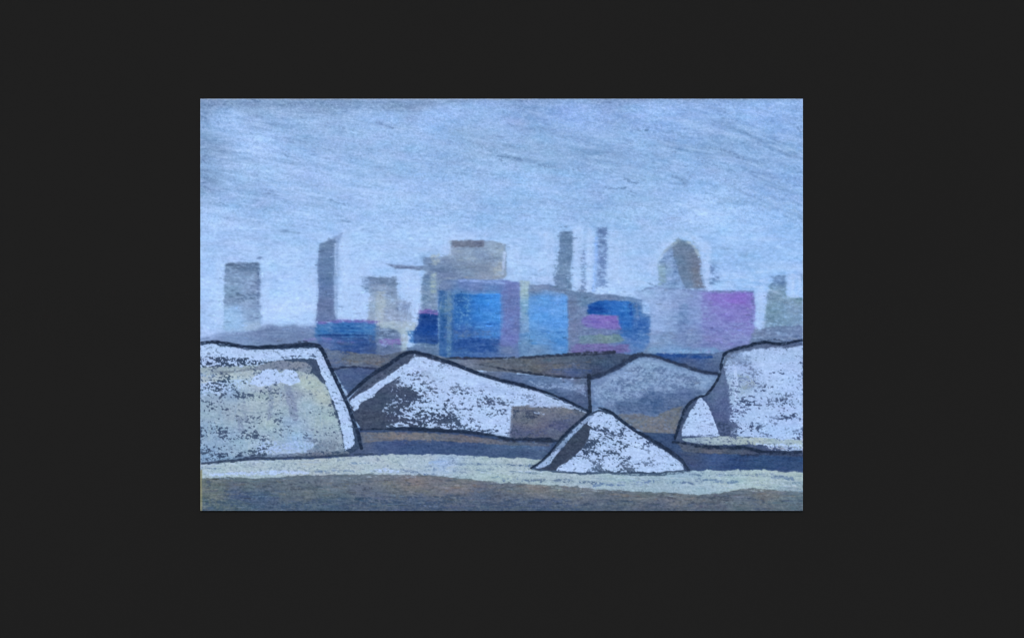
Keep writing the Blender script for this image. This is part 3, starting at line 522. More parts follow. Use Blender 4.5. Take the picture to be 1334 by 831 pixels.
    hatch(box(757, 500, 763, 518), 6, [(150, 178, 220)], (1, 2.2), (4, 10), 90, 20, .5, .8)
    hatch(poly([(640, 490), (700, 508), (740, 524), (720, 518), (660, 500)]), 16, [(58, 78, 112), (110, 134, 176)], (1, 2.2), (8, 22), 20, 6, .5, .7)
    # ---- slate beyond the grey mound
    lay(poly([(846, 461), (930, 460), (946, 457), (940, 480), (934, 490), (905, 481), (870, 470)], 1.2, .8), [(870, 462, (44, 80, 142)), (910, 464, (50, 82, 140)), (900, 472, (76, 96, 138)), (930, 474, (78, 96, 134)), (940, 464, (98, 120, 160))], 1.2, .2, .97, 6, 'slate_wedge')
    lay(line([(856, 461.5), (875, 462), (900, 465), (926, 465)], [4, 5, 4, 3], 1.2, .8), (36, 74, 140), .9, .2, .9)
    hatch(box(888, 467, 938, 484), 22, [(70, 88, 126), (92, 108, 146)], (1, 2.2), (8, 22), 4, 6, .5, .7)
    lay(box(858, 456, 930, 460, 1.4, 1), (124, 164, 212), .6, .22, .8)

def draw_grey_mound():
    n = 'grey_mound'
    lay(poly([(768, 494), (784, 489), (806, 478), (825, 466), (840, 463), (856, 466), (880, 475), (905, 483), (934, 489), (928, 506), (912, 515), (896, 526), (888, 545), (881, 572), (860, 572), (838, 564), (815, 549), (798, 536), (781, 531), (770, 536)], 1.2, .8),
        [(800, 490, (122, 150, 192)), (840, 472, (124, 152, 194)), (780, 505, (110, 136, 178)), (820, 500, (118, 146, 188)), (855, 490, (122, 152, 194)), (890, 492, (120, 148, 190)), (915, 498, (122, 152, 196)), (790, 525, (104, 128, 170)), (848, 522, (82, 106, 148)), (810, 528, (86, 110, 150)), (880, 515, (92, 114, 154)), (900, 510, (88, 110, 150)), (870, 530, (86, 106, 144))], 1.25, .2, .98, 7, n)
    lay(poly([(772, 505), (826, 469), (842, 466), (900, 484), (932, 491), (915, 506), (880, 512), (850, 516), (810, 522), (776, 530)], 3, 2, 1), (146, 174, 214), .52, .42, .8, 6)
    lay(poly([(776, 500), (840, 470), (925, 495), (900, 510), (780, 528)], 4, 2, 2), (92, 116, 156), .30, .16, .8, 6, tooth=1 - TOOTHC)
    hatch(poly([(776, 504), (840, 470), (924, 494), (880, 508), (778, 526)]), 130, [(140, 168, 208), (98, 122, 162), (150, 178, 218), (108, 132, 176)], (1, 2.4), (4, 14), -20, 40, .5, .7)
    hatch(box(890, 486, 930, 500), 26, [(152, 178, 214), (116, 142, 184)], (1, 2.2), (6, 18), 14, 12, .55, .75)
    hatch(box(776, 504, 806, 530), 40, [(150, 178, 222), (110, 134, 172), (84, 108, 150)], (1.2, 2.6), (5, 14), 96, 18, .5, .8)
    lay(poly([(800, 524), (830, 518), (848, 508), (866, 514), (890, 510), (915, 508), (896, 524), (888, 540), (808, 540)], 4, 2, 2), [(848, 524, (70, 98, 142)), (820, 532, (80, 102, 142)), (880, 522, (82, 104, 146))], .66, .3, .85, 6)
    lay(line([(848, 506), (848, 524), (850, 540)], 9, 4, 2), (66, 94, 138), .55, .3, .8, 6)
    hatch(box(800, 520, 892, 540), 40, [(76, 98, 138), (104, 128, 168), (64, 84, 122)], (1, 2.4), (6, 20), 4, 14, .5, .7)
    # brown foot
    lay(poly([(804, 540), (830, 537), (852, 543), (868, 534), (890, 528), (888, 545), (882, 574), (860, 576), (838, 566), (818, 552)], 1.6, 1.3), [(825, 545, (108, 116, 128)), (850, 555, (112, 116, 124)), (875, 545, (108, 114, 124)), (870, 565, (116, 118, 126))], .92, .22, .92, 6, n + '/brown_foot')
    hatch(box(812, 538, 888, 572), 70, [(120, 122, 128), (92, 102, 122), (128, 126, 130), (84, 94, 118)], (1, 2), (5, 16), 10, 18, .5, .7)
    lay(poly([(888, 526), (896, 526), (888, 556), (880, 566)], 2, 1.2), (88, 106, 142), .6, .25, .8)
    lay(line([(770, 493), (784, 488.5), (806, 478), (826, 465), (838, 461.5), (856, 464.5), (880, 473), (902, 480), (920, 485.5), (935, 486)], [3, 4.6, 5.6, 5, 3.8, 3.4, 3.8, 4.2, 4.2, 4], 1, .6), (42, 54, 80), .95, .25, .93, 4, n + '/outline')
    lay(line([(800, 478), (824, 463), (836, 459.5)], [2, 5, 3], 1.4, 1), (44, 56, 80), .6, .25, .8, 4)

def draw_post():
    lay(line([(764, 491), (762, 500), (766, 520)], 2, 1.6, .8), (66, 82, 112), .6, .25, .7)
    lay(line([(767, 489), (767.2, 505), (768.2, 520), (769, 538)], [5, 4.2, 3.8, 4], .8, .4), (34, 44, 62), 1.1, .2, .96, 3, 'dark_post')

def draw_road():
    lay(poly([(261, 590), (470, 556), (760, 560), (1046, 570), (1046, 620), (261, 620)], .5, .1), SLATE, 1.3, .2, 1, 5, 'slate_road')
    lay(poly([(462, 572), (560, 572), (660, 576), (720, 574), (712, 600), (640, 598), (556, 592), (497, 593), (455, 594)], 1, .5), [(475, 578, (82, 98, 130)), (500, 578, (66, 86, 128)), (540, 582, (60, 82, 124)), (600, 586, (60, 82, 122)), (680, 588, (64, 86, 122)), (690, 580, (80, 104, 140))], 1.2, .2, 1, 5)
    lay(poly([(884, 588), (930, 590), (1046, 592), (1046, 612), (896, 612)], 1, .5), [(900, 595, (62, 78, 112)), (930, 594, (66, 90, 136)), (960, 604, (48, 72, 114)), (1000, 600, (50, 76, 118)), (1040, 600, (52, 76, 116))], 1.2, .2, 1, 4)
    hatch(box(475, 573, 712, 596), 90, [(52, 72, 110), (76, 96, 136), (84, 108, 150), (60, 78, 118)], (1, 2), (8, 34), 2, 4, .45, .6)
    hatch(box(896, 590, 1046, 611), 50, [(46, 66, 104), (70, 94, 138), (60, 80, 122)], (1, 2), (8, 34), 1, 3, .45, .6)
    lay(box(640, 574, 712, 584, 3, 1.6), (88, 116, 158), .42, .25, .75, 6)
    # brown verge under the centre mound
    lay(poly([(470, 563), (520, 562), (600, 565), (660, 574), (715, 575), (716, 580), (660, 579), (610, 576), (560, 573), (520, 572), (472, 576)], 1.2, 1), [(480, 567, (104, 112, 128)), (530, 566, (122, 122, 128)), (580, 569, (108, 112, 122)), (620, 571, (110, 108, 118)), (680, 576, (84, 96, 118))], 1, .22, .94, 6, 'brown_verge')
    hatch(box(474, 562, 650, 576), 70, [(136, 130, 128), (84, 94, 116), (118, 116, 120), (64, 74, 98), (128, 118, 118)], (1, 2.2), (8, 34), 2, 3, .55, .8)
    hatch(box(560, 570, 660, 580), 26, [(60, 72, 100), (104, 112, 136), (110, 120, 150)], (1, 2), (8, 28), 3, 3, .5, .75)

def draw_bank():
    # ---- pale bank along the front
    lay(poly([(261, 603), (300, 600), (350, 598), (405, 597), (455, 594), (497, 591.5), (556, 591), (610, 592.5), (655, 595.5), (706, 597), (760, 606), (870, 612), (900, 612.5), (940, 612), (975, 611), (1000, 612), (1046, 614), (1046, 640), (1005, 637), (975, 635), (935, 641), (910, 644), (880, 641), (840, 640), (790, 637), (740, 632), (700, 630), (655, 628), (600, 622), (560, 618), (500, 617), (455, 617), (400, 618), (340, 622), (300, 621), (261, 622)], 1.4, 1.1),
        [(280, 608, (164, 188, 200)), (340, 606, (162, 184, 197)), (420, 606, (166, 184, 190)), (500, 600, (166, 185, 196)), (560, 596, (166, 185, 199)), (575, 602, (150, 178, 214)), (620, 610, (160, 184, 194)), (660, 600, (164, 184, 194)), (650, 620, (164, 186, 190)), (700, 612, (158, 180, 188)), (740, 624, (160, 180, 194)), (820, 622, (150, 178, 194)), (880, 618, (146, 178, 200)), (860, 632, (146, 170, 188)), (940, 618, (158, 184, 196)), (900, 634, (152, 178, 196)), (990, 622, (164, 188, 192)), (1035, 618, (166, 188, 190)), (1035, 632, (140, 164, 180))], 1.05, .2, .97, 7, 'pale_bank')
    hatch(box(264, 600, 712, 618), 130, [(171, 189, 198), (156, 178, 196), (168, 188, 206), (170, 186, 190)], (1, 2.4), (12, 46), 0, 2.5, .55, .75)
    hatch(box(700, 612, 1046, 638), 150, [(172, 190, 192), (136, 164, 188), (160, 186, 204), (165, 184, 189)], (1, 2.4), (10, 42), 1, 3, .55, .75)
    hatch(poly([(264, 614), (400, 613), (500, 612), (600, 617), (700, 625), (790, 633), (880, 638), (960, 634), (1046, 632), (1046, 646), (960, 642), (880, 646), (790, 642), (700, 634), (600, 627), (500, 622), (400, 624), (264, 626)]), 220, [(146, 172, 208), (98, 114, 134), (120, 136, 158), (160, 182, 206), (76, 98, 128)], (1, 2), (4, 14), 2, 8, .5, .9)
    for pts, wd, c, l in [([(270, 618), (310, 616), (350, 614.5), (390, 614.5), (405, 616)], [2, 4, 6, 5, 2], (172, 198, 240), .8), ([(478, 613), (500, 612), (521, 612.5)], [3, 5, 4], (172, 196, 238), .75), ([(560, 602), (575, 601), (590, 603)], [3, 6, 3], (150, 180, 222), .6), ([(262, 606), (300, 602), (360, 600)], [2, 2, 2], (170, 194, 222), .6),
            ([(585, 602), (610, 603.5), (640, 604.5), (690, 605.5)], [3.4, 3.6, 3.2, 2.2], (96, 122, 156), .66), ([(591, 611), (615, 611.5), (640, 611)], 2, (104, 132, 160), .62), ([(521, 611), (540, 614), (566, 618)], [3, 4, 3], (86, 112, 150), .62), ([(455, 602), (476, 602)], 3, (110, 138, 170), .5), ([(402, 613), (440, 612), (460, 612)], 2.2, (100, 128, 164), .55), ([(264, 608), (276, 610), (284, 609)], 2.4, (92, 118, 148), .5),
            ([(655, 604), (675, 605.5), (694, 607)], 2.2, (78, 104, 136), .7), ([(664, 613), (690, 615), (702, 616)], 1.8, (90, 116, 140), .62), ([(640, 622), (650, 619), (656, 624), (664, 626)], 2.4, (96, 124, 156), .5), ([(655, 624), (680, 625), (705, 626)], 4, (96, 120, 150), .42), ([(690, 625), (720, 625), (746, 625.5)], 5, (74, 96, 124), .52), ([(756, 626), (768, 628), (780, 627)], 4, (74, 98, 128), .55), ([(775, 631), (810, 629), (850, 627)], 5, (100, 128, 166), .50),
            ([(870, 628), (890, 627), (904, 630)], 4, (92, 118, 152), .55), ([(905, 625), (925, 624), (948, 627), (960, 627)], 4, (96, 124, 156), .55), ([(893, 617), (940, 618), (975, 618)], 2, (92, 120, 150), .6), ([(985, 617), (1000, 618)], 3, (100, 128, 156), .5), ([(1005, 620), (1015, 621), (1032, 623)], 5, (84, 112, 144), .6), ([(1034, 628), (1046, 627)], 3.4, (96, 126, 150), .55), ([(830, 624), (860, 625)], 2, (90, 118, 152), .55), ([(1030, 640), (1046, 639)], 4, (110, 138, 166), .5)]:
        lay(line(pts, wd, 1.4, 1.2), c, l, .22, .85, 6)

def draw_front():
    lay(poly([(261, 612), (1046, 622), (1046, 668), (261, 668)], .5, .1), (96, 114, 132), 1.3, .2, 1, 5, 'foreground_field')
    # ---- foreground field
    lay(poly([(261, 622), (300, 621), (340, 622), (400, 619), (455, 618), (500, 618), (560, 619), (600, 623), (655, 629), (700, 631), (740, 633), (790, 638), (840, 641), (880, 642), (910, 645), (935, 642), (975, 636), (1005, 638), (1046, 641), (1046, 666), (261, 666)], 1.4, 1.1),
        [(275, 630, (100, 116, 124)), (320, 630, (92, 112, 128)), (380, 628, (94, 112, 132)), (430, 625, (96, 114, 136)), (500, 624, (104, 116, 134)), (540, 630, (118, 120, 130)), (600, 630, (110, 116, 130)), (700, 638, (114, 120, 130)), (760, 640, (102, 116, 134)), (850, 648, (98, 112, 128)), (880, 650, (104, 116, 130)), (960, 645, (94, 112, 136)), (1000, 642, (104, 114, 128)), (1035, 650, (92, 114, 138)),
         (280, 650, (98, 114, 122)), (310, 640, (76, 96, 130)), (340, 652, (68, 92, 128)), (400, 645, (92, 108, 124)), (420, 655, (78, 100, 124)), (480, 645, (84, 100, 128)), (540, 655, (76, 96, 126)), (620, 648, (80, 96, 128)), (640, 658, (82, 98, 122)), (700, 655, (78, 96, 126)), (780, 655, (82, 98, 122)), (860, 658, (84, 98, 124)), (940, 656, (88, 102, 122)), (1000, 655, (98, 112, 126)), (300, 662, (84, 104, 118)), (440, 662, (72, 96, 122)), (700, 663, (74, 92, 120)), (1000, 663, (96, 110, 128))], 1.3, .2, 1, 7, 'foreground_field')
    hatch(box(264, 623, 700, 642), 200, [(120, 122, 124), (74, 92, 120), (104, 116, 124), (92, 104, 128), (126, 124, 130), (108, 118, 116)], (1, 2.6), (10, 40), 0, 4, .5, .7)
    hatch(box(700, 638, 1046, 652), 130, [(122, 124, 126), (78, 94, 120), (104, 112, 122), (96, 110, 134)], (1, 2.6), (10, 40), 1, 4, .5, .7)
    hatch(box(264, 640, 1046, 664), 260, [(66, 88, 124), (92, 106, 124), (80, 98, 130), (72, 90, 116), (98, 108, 120), (70, 86, 128)], (1.2, 3), (12, 50), 1, 4, .5, .65)
    hatch(box(264, 622, 640, 634), 60, [(66, 84, 112), (76, 94, 124)], (1, 2.2), (4, 14), 6, 14, .5, .7)
    hatch(box(500, 626, 740, 640), 30, [(134, 126, 128), (126, 120, 124)], (1.4, 3), (12, 36), 2, 3, .5, .7)
    lay(poly([(292, 636), (366, 640), (362, 658), (300, 660)], 4, 2.5, 2), (64, 88, 128), .6, .3, .85, 6)
    lay(box(264, 622, 420, 640, 4, 2), (68, 86, 112), .26, .18, .8, 6); lay(box(840, 640, 1000, 655, 4, 2), (70, 84, 108), .22, .18, .75, 6)
    lay(line([(700, 640), (770, 638), (800, 645)], 4, 2, 1.5), (108, 118, 128), .5, .25, .7)
    lay(line([(870, 641), (900, 645), (925, 648)], 4, 2, 1.5), (74, 88, 112), .5, .25, .8)
    smear(box(261, 661, 1046, 666, 2, .6), (66, 84, 108), .35, 5)

def deepen_field():
    lay(poly([(261, 648), (400, 650), (520, 644), (640, 646), (760, 650), (900, 655), (1046, 652), (1046, 668), (261, 668)], 5, 2, 2), [(300, 658, (66, 90, 118)), (420, 655, (64, 88, 122)), (540, 655, (62, 84, 120)), (700, 656, (64, 84, 120)), (850, 660, (74, 92, 118)), (1000, 660, (84, 102, 124))], .60, .3, .8, 6)
    hatch(box(264, 624, 560, 645), 120, [(120, 124, 122), (60, 78, 104), (112, 116, 114), (70, 88, 116)], (1, 2.2), (5, 18), 2, 8, .55, .95)
    hatch(box(560, 632, 1046, 652), 120, [(126, 124, 128), (62, 78, 106), (116, 116, 120), (74, 90, 118)], (1, 2.2), (5, 22), 2, 6, .55, .95)
    hatch(box(264, 646, 1046, 664), 120, [(54, 76, 112), (96, 110, 128), (60, 80, 120)], (1, 2.4), (8, 34), 1, 4, .55, .85)

def draw_left_mound():
    n = 'left_mound'
    out = [(261, 447), (275, 445.5), (290, 448), (305, 450.5), (322, 454), (356, 453), (395, 450), (412, 451), (420, 458), (432, 481), (445, 511), (453, 528), (460, 547), (466, 565), (470, 582), (455, 592), (407, 595), (349, 597), (300, 600), (261, 603)]
    lay(poly(out, 1, .6), TONED, 1.3, .2, 1, 6, n)
    hatch(poly(out), 60, [(56, 68, 94), (76, 90, 116)], (1, 2.2), (6, 18), 4, 20, .5, .6)
    body = poly([(261, 484), (300, 482), (360, 480), (400, 484), (418, 490), (430, 513), (439, 545), (446, 572), (447, 586), (400, 590), (340, 594), (261, 598)], 3.6, 2.6)
    lay(body, [(270, 500, (150, 180, 218)), (300, 510, (140, 168, 204)), (320, 500, (170, 192, 214)), (280, 530, (152, 176, 198)), (310, 540, (156, 176, 196)), (340, 520, (166, 186, 198)), (360, 520, (160, 178, 192)), (380, 515, (138, 154, 180)), (400, 500, (170, 188, 194)), (420, 520, (170, 187, 190)), (400, 530, (156, 184, 206)), (350, 550, (164, 186, 198)), (380, 550, (150, 178, 210)), (420, 550, (162, 186, 196)), (390, 570, (150, 182, 224)), (340, 575, (160, 186, 210)), (300, 570, (148, 176, 206)), (270, 560, (142, 172, 202)), (430, 575, (150, 168, 190)), (270, 590, (136, 168, 206))],
        [(266, 500, .70), (300, 505, .66), (320, 495, .78), (280, 520, .84), (310, 525, .90), (350, 520, 1.0), (400, 510, 1.04), (425, 520, .93), (270, 545, .84), (300, 550, .86), (330, 560, .88), (300, 580, .78), (270, 570, .78), (360, 560, 1.03), (400, 560, 1.05), (430, 560, .95), (340, 585, .84), (420, 580, .98), (380, 585, 1.03)], .13, .97, 8, n + '/cream_face', tooth=TOOTHC)
    hatch(poly([(270, 500), (420, 500), (436, 560), (440, 584), (270, 594)], 2), 150, [(162, 184, 196), (148, 178, 210), (160, 184, 200), (172, 190, 200), (140, 166, 198)], (1.6, 3.6), (10, 34), 88, 8, .55, .6)
    for pts, wd, l in [([(374, 502), (378, 515), (381, 535), (383, 545)], [6, 10, 10, 6], .82), ([(352, 505), (354, 525), (350, 545)], [5, 8, 6], .55), ([(312, 545), (315, 560)], [8, 8], .55), ([(384, 520), (386, 545)], [5, 6], .6), ([(318, 520), (320, 545)], [6, 6], .45)]:
        lay(line(pts, wd, 2.4, 1.2), (122, 140, 172), l, .3, .75, 6)
    lay(poly([(384, 490), (402, 488), (420, 500), (428, 520), (420, 524), (400, 506)], 2.4, 1.4), (170, 186, 188), .75, .2, .8, 6)
    smear(line([(310, 534), (330, 538), (348, 535), (362, 527)], 1.3, .8, .3), (116, 142, 162), .6)
    for (x0, y0, x1, y1, l) in [(262, 492, 332, 506, .46), (262, 505, 300, 545, .26), (310, 503, 340, 512, .40), (262, 545, 300, 575, .40), (315, 552, 338, 572, .48), (290, 575, 312, 590, .40), (318, 580, 345, 592, .36), (262, 578, 290, 592, .30), (330, 495, 420, 575, .10), (425, 525, 445, 575, .15), (378, 503, 386, 512, .4), (424, 560, 438, 568, .30), (404, 572, 416, 580, .3)]:
        lay(box(x0, y0, x1, y1, 5, 2.5, 1), (66, 84, 112), l * .7, .12, .9, 6, tooth=1 - TOOTHC)
    lay(poly([(262, 490), (320, 490), (332, 500), (300, 512), (262, 516)], 3, 2), (176, 203, 244), .34, .12, .9, 6)
    lay(box(335, 575, 410, 590, 4, 2), (164, 192, 238), .48, .18, .8, 6)
    # bottom brown scuff
    lay(poly([(400, 586), (420, 574), (432, 572), (444, 580), (455, 590), (400, 594)], 2, 1.4), (118, 134, 158), .62, .2, .85, 6, n + '/brown_foot')
    lay(poly([(262, 596), (330, 593), (400, 589), (455, 588), (460, 591), (407, 595), (340, 596), (262, 602)], 1.2, 1), [(280, 597, (140, 172, 208)), (340, 594, (112, 136, 168)), (420, 591, (112, 124, 144))], .85, .2, .9, 6)
    # cream drift and brown ridge under the snow cap
    lay(poly([(261, 476), (300, 477), (340, 474), (345, 480), (335, 488), (300, 490), (261, 487)], 1.6, 1.2), (160, 180, 194), .85, .2, .92, 7, n + '/cream_drift')
    lay(line([(275, 484), (300, 484.5), (330, 480), (345, 477)], [2, 3, 3, 2], 1.3, .8), (118, 134, 152), .66, .2, .85, 6)
    lay(poly([(262, 489), (300, 486), (332, 484), (330, 492), (262, 498)], 2, 1.6), (170, 188, 200), .62, .18, .9, 7)
    lay(box(264, 484, 325, 490, 2, 1.6), (66, 82, 110), .22, .14, .85, 6, tooth=1 - TOOTHC)
    lay(poly([(330, 481), (342, 473), (360, 469), (385, 470), (400, 472), (408, 478), (404, 487), (388, 481), (360, 482), (345, 482)], 1.4, 1), [(350, 474, (128, 140, 164)), (390, 474, (136, 146, 160)), (370, 476, (124, 138, 164)), (400, 482, (130, 146, 170))], .95, .2, .94, 6, n + '/brown_ridge')
    lay(poly([(404, 466), (412, 466), (425, 492), (428, 500), (420, 498), (408, 484)], 1.4, 1.2), (62, 78, 108), 1.1, .2, .93, 5)
    lay(poly([(324, 500), (334, 488), (348, 480), (360, 480), (364, 486), (372, 481), (384, 482), (390, 490), (392, 497), (378, 501), (366, 498), (358, 501), (340, 503)], 1.3, 1), (181, 207, 250), .97, .14, .97, 5, n + '/snow_patch')
    lay(box(355, 479, 364, 500, 2, 1.4), (78, 96, 126), .16, .12, .85, 5, tooth=1 - TOOTHC)
    # snow cap: band along the top and down the right shoulder
    lay(poly([(261, 450), (276, 447), (290, 450), (322, 455), (356, 455), (410, 453), (414, 458), (414, 468), (400, 466), (370, 468), (345, 472), (325, 466), (261, 464)], 1.2, 1), WHITE, .99, .2, .98, 6, n + '/snow_cap')
    lay(poly([(261, 461), (345, 464), (345, 474), (330, 477), (300, 477), (261, 479)], 1.6, 1.4), WHITE, [(266, 470, .72), (283, 470, .22), (303, 470, .72), (315, 468, .18), (330, 470, .5), (340, 472, .6), (290, 475, .3)], .12, .96, 6)
    lay(poly([(366, 463), (412, 460), (412, 470), (396, 470), (370, 469)], 1.4, 1.2), (72, 90, 122), .28, .12, .85, 6, tooth=1 - TOOTHC)
    lay(poly([(410, 453), (415, 454), (420, 461), (432, 486), (444, 512), (453, 533), (459, 552), (463, 580), (450, 586), (447, 566), (441, 540), (430, 512), (418, 484), (412, 466)], 1.1, .9), WHITE, .96, .14, .98, 6, n + '/snow_cap')
    lay(line([(420, 494), (430, 516), (439, 540), (446, 570)], 2.4, 1.4, 1), (96, 116, 146), .26, .2, .7, 6)
    lay(line([(261, 446), (275, 444.6), (290, 446.4), (305, 449), (322, 452), (338, 452.4), (356, 451.4), (378, 450), (396, 448), (408, 448.6), (416, 450.4), (421.5, 457), (426, 469), (434, 485.5), (447, 513), (454, 527), (460.6, 545.5), (466.5, 564), (471, 583)], [3, 3.4, 4, 4, 4.4, 4.4, 4.6, 4.6, 5, 4.6, 4.6, 4.4, 4.6, 4.4, 4.4, 4.4, 4.6, 4.8, 4.4], .8, .5), (27, 40, 62), 1, .25, .96, 4, n + '/outline')
    lay(line([(375, 449), (392, 445.5), (400, 445)], [1.5, 3, 1.5], 1.2, 1), (62, 76, 104), .6, .22, .85, 4)
    lay(line([(262, 603), (273, 602.5), (305, 599), (339, 594.6), (349, 597), (375, 596), (407, 594.6), (455, 592), (498, 590.6)], [2, 3.4, 3.6, 4, 4, 3.4, 3.6, 3.6, 1.6], 1.2, .8), (52, 68, 94), .8, .28, .92, 5)

def draw_centre_mound():
    n = 'centre_mound'
    out = [(454, 520), (470, 503), (485, 489), (508, 476), (526, 463), (540, 459), (556, 464), (585, 473), (615, 485), (655, 498), (700, 509), (740, 524), (766, 537), (750, 552), (727, 574), (712, 578), (690, 574), (664, 573), (640, 567), (606, 563), (563, 561), (522, 560), (472, 560), (464, 548), (458, 534)]
    lay(poly(out, 1, .6), [(480, 545, (64, 76, 100)), (520, 530, (60, 74, 100)), (500, 510, (64, 78, 104)), (490, 500, (80, 94, 122)), (600, 550, (60, 76, 104))], 1.3, .2, 1, 6, n)
    hatch(poly([(470, 540), (510, 498), (530, 500), (545, 545), (540, 558), (472, 558)]), 60, [(54, 66, 90), (74, 86, 110), (82, 92, 114)], (1, 2.2), (6, 18), 20, 40, .5, .6)
    lay(poly([(512, 500), (541, 463), (556, 466), (585, 474.5), (620, 487.5), (655, 498.5), (700, 509.5), (745, 527), (712, 530), (668, 529), (667, 572), (640, 567), (563, 560), (522, 559), (490, 558), (500, 530)], 1.4, 1.1), WHITE,
        [(495, 545, -.1), (505, 520, -.05), (515, 505, .02), (520, 497, .10), (528, 495, .42), (540, 480, .98), (545, 500, .85), (530, 512, .16), (540, 520, .34), (525, 530, .22), (520, 540, .22), (535, 538, .42), (545, 545, .44), (530, 553, .26), (560, 552, .44), (560, 530, .52), (555, 515, .80), (575, 505, .93), (580, 530, .78), (580, 548, .52), (600, 520, .92), (600, 545, .72), (595, 556, .5), (620, 540, .92), (625, 560, .72), (650, 540, .96), (650, 562, .84), (660, 565, .80), (640, 500, .99), (690, 515, .99), (735, 526, .99), (600, 490, 1.06), (560, 475, 1.06), (545, 470, 1.04), (580, 482, 1.08), (620, 495, 1.08), (570, 490, 1.0)], .18, .98, 6, n + '/snow', tooth=TOOTHC)
    hatch(poly([(545, 475), (640, 500), (680, 518), (660, 540), (580, 520)], 2), 40, [(160, 188, 230), (184, 208, 250), (150, 176, 218)], (1, 2.2), (10, 28), 6, 6, .5, .6)
    smear(poly([(546, 476), (560, 484), (572, 500), (556, 498)], 4, 2), (140, 162, 196), .38, 6)
    lay(poly([(550, 482), (556, 490), (553, 496), (548, 490)], 2, 1.2), (116, 136, 160), .4, .2, .8)
    smear(line([(625, 500), (650, 508), (668, 512)], 8, 4, 1), (140, 162, 210), .4, 6)
    for (x0, y0, x1, y1, l) in [(566, 494, 580, 500, .3), (566, 502, 578, 508, .3), (615, 508, 640, 517, .36), (583, 497, 600, 502, .2), (600, 520, 660, 545, .10), (644, 525, 664, 545, .2), (640, 555, 664, 568, .2), (610, 548, 640, 560, .22), (580, 530, 600, 540, .2), (575, 510, 640, 520, .14)]:
        lay(box(x0, y0, x1, y1, 3, 2), (60, 76, 108), l * .6, .12, .9, 5, tooth=1 - TOOTHC)
    # white stripe down the left slope
    lay(poly([(455, 523), (462, 516), (476, 509), (503, 491), (528, 473), (538, 468), (540, 476), (524, 488), (514, 494), (503, 500), (495, 506), (487, 516), (476, 521), (469, 526), (466, 533), (461, 535)], 1, 1), WHITE, .98, .14, .98, 6, n + '/snow')
    lay(poly([(540, 461), (552, 466), (542, 473), (534, 469)], 1.4, 1), WHITE, .75, .2, .8, 6)
    # brown scar on the right flank
    lay(poly([(666, 529), (690, 527), (712, 529), (735, 527), (752, 533), (765, 538), (748, 553), (728, 573), (700, 574), (663, 572), (665, 550)], 2.4, 1.6), [(675, 535, (114, 122, 138)), (690, 550, (112, 118, 130)), (710, 535, (118, 126, 140)), (735, 535, (116, 122, 132)), (700, 560, (108, 112, 130)), (675, 562, (88, 100, 134)), (730, 552, (84, 92, 130)), (720, 562, (92, 104, 132)), (745, 545, (94, 106, 134)), (700, 570, (96, 104, 122))], [(666, 535, .62), (666, 565, .62), (680, 550, 1.0), (700, 550, 1.05), (740, 545, 1.05)], .25, .92, 6, n + '/brown_scar')
    hatch(box(668, 530, 755, 570), 90, [(124, 122, 128), (92, 102, 130), (130, 126, 132), (80, 92, 124)], (1, 2.2), (6, 20), 2, 16, .5, .65)
    lay(poly([(684, 536), (700, 535), (704, 541), (694, 545), (684, 543)], 1.8, 1.6), (62, 72, 98), .62, .18, .9, 5)
    lay(line([(697, 537), (704, 538), (709, 539)], [2, 3, 1.4], 1, 1), (158, 180, 218), .7, .2, .85); lay(box(676, 538, 690, 560, 3, 2), (70, 82, 108), .2, .14, .85, 5)
    lay(poly([(722, 548), (740, 545), (750, 549), (735, 562), (722, 560), (700, 567), (668, 566), (690, 560), (712, 556)], 2, 1.4), (74, 86, 124), .55, .25, .82, 6)
    lay(poly([(700, 513), (745, 527), (764, 537), (735, 530), (712, 531), (690, 529)], 1.4, .9), (164, 188, 230), .75, .2, .85, 6)
    # charcoal
    lay(line([(470, 559), (490, 558.5), (522, 557.5), (545, 558.6), (563, 559.6), (585, 561), (606, 562), (625, 564.5), (645, 566.5), (664, 572), (690, 571.5), (712, 572), (726, 574)], [2, 2.6, 4, 5, 5, 4.4, 4, 3.2, 2.6, 3.4, 4, 5, 3], 1, .7), (27, 40, 62), .95, .28, .95, 4, n + '/outline')
    lay(line([(640, 570), (670, 575), (715, 574)], [1, 3, 4], 1.4, 1), (44, 54, 74), .55, .25, .8, 4)
    lay(line([(452, 517), (460, 509), (471, 499), (481, 490), (494, 482), (506, 475), (515, 468.5), (522, 463.4), (530, 459.4), (538, 457.6), (547, 459.4), (556, 462), (570, 467), (585, 471), (600, 477), (615, 483), (635, 490), (655, 495.6), (680, 501), (700, 507), (720, 514), (740, 522), (768, 536)], [3.4, 4, 4.4, 4.6, 4.6, 4.8, 5, 5, 4.6, 4.4, 4.2, 4.4, 4.4, 4.4, 4.2, 4.2, 4, 3.8, 3.6, 3.4, 3.2, 3.2, 3], .8, .5), (27, 40, 62), 1, .25, .96, 4, n + '/outline')
    lay(line([(466, 512), (490, 494), (515, 478), (534, 466)], [2, 3, 3, 2], 1.2, .8), (52, 64, 88), .6, .22, .85, 5)

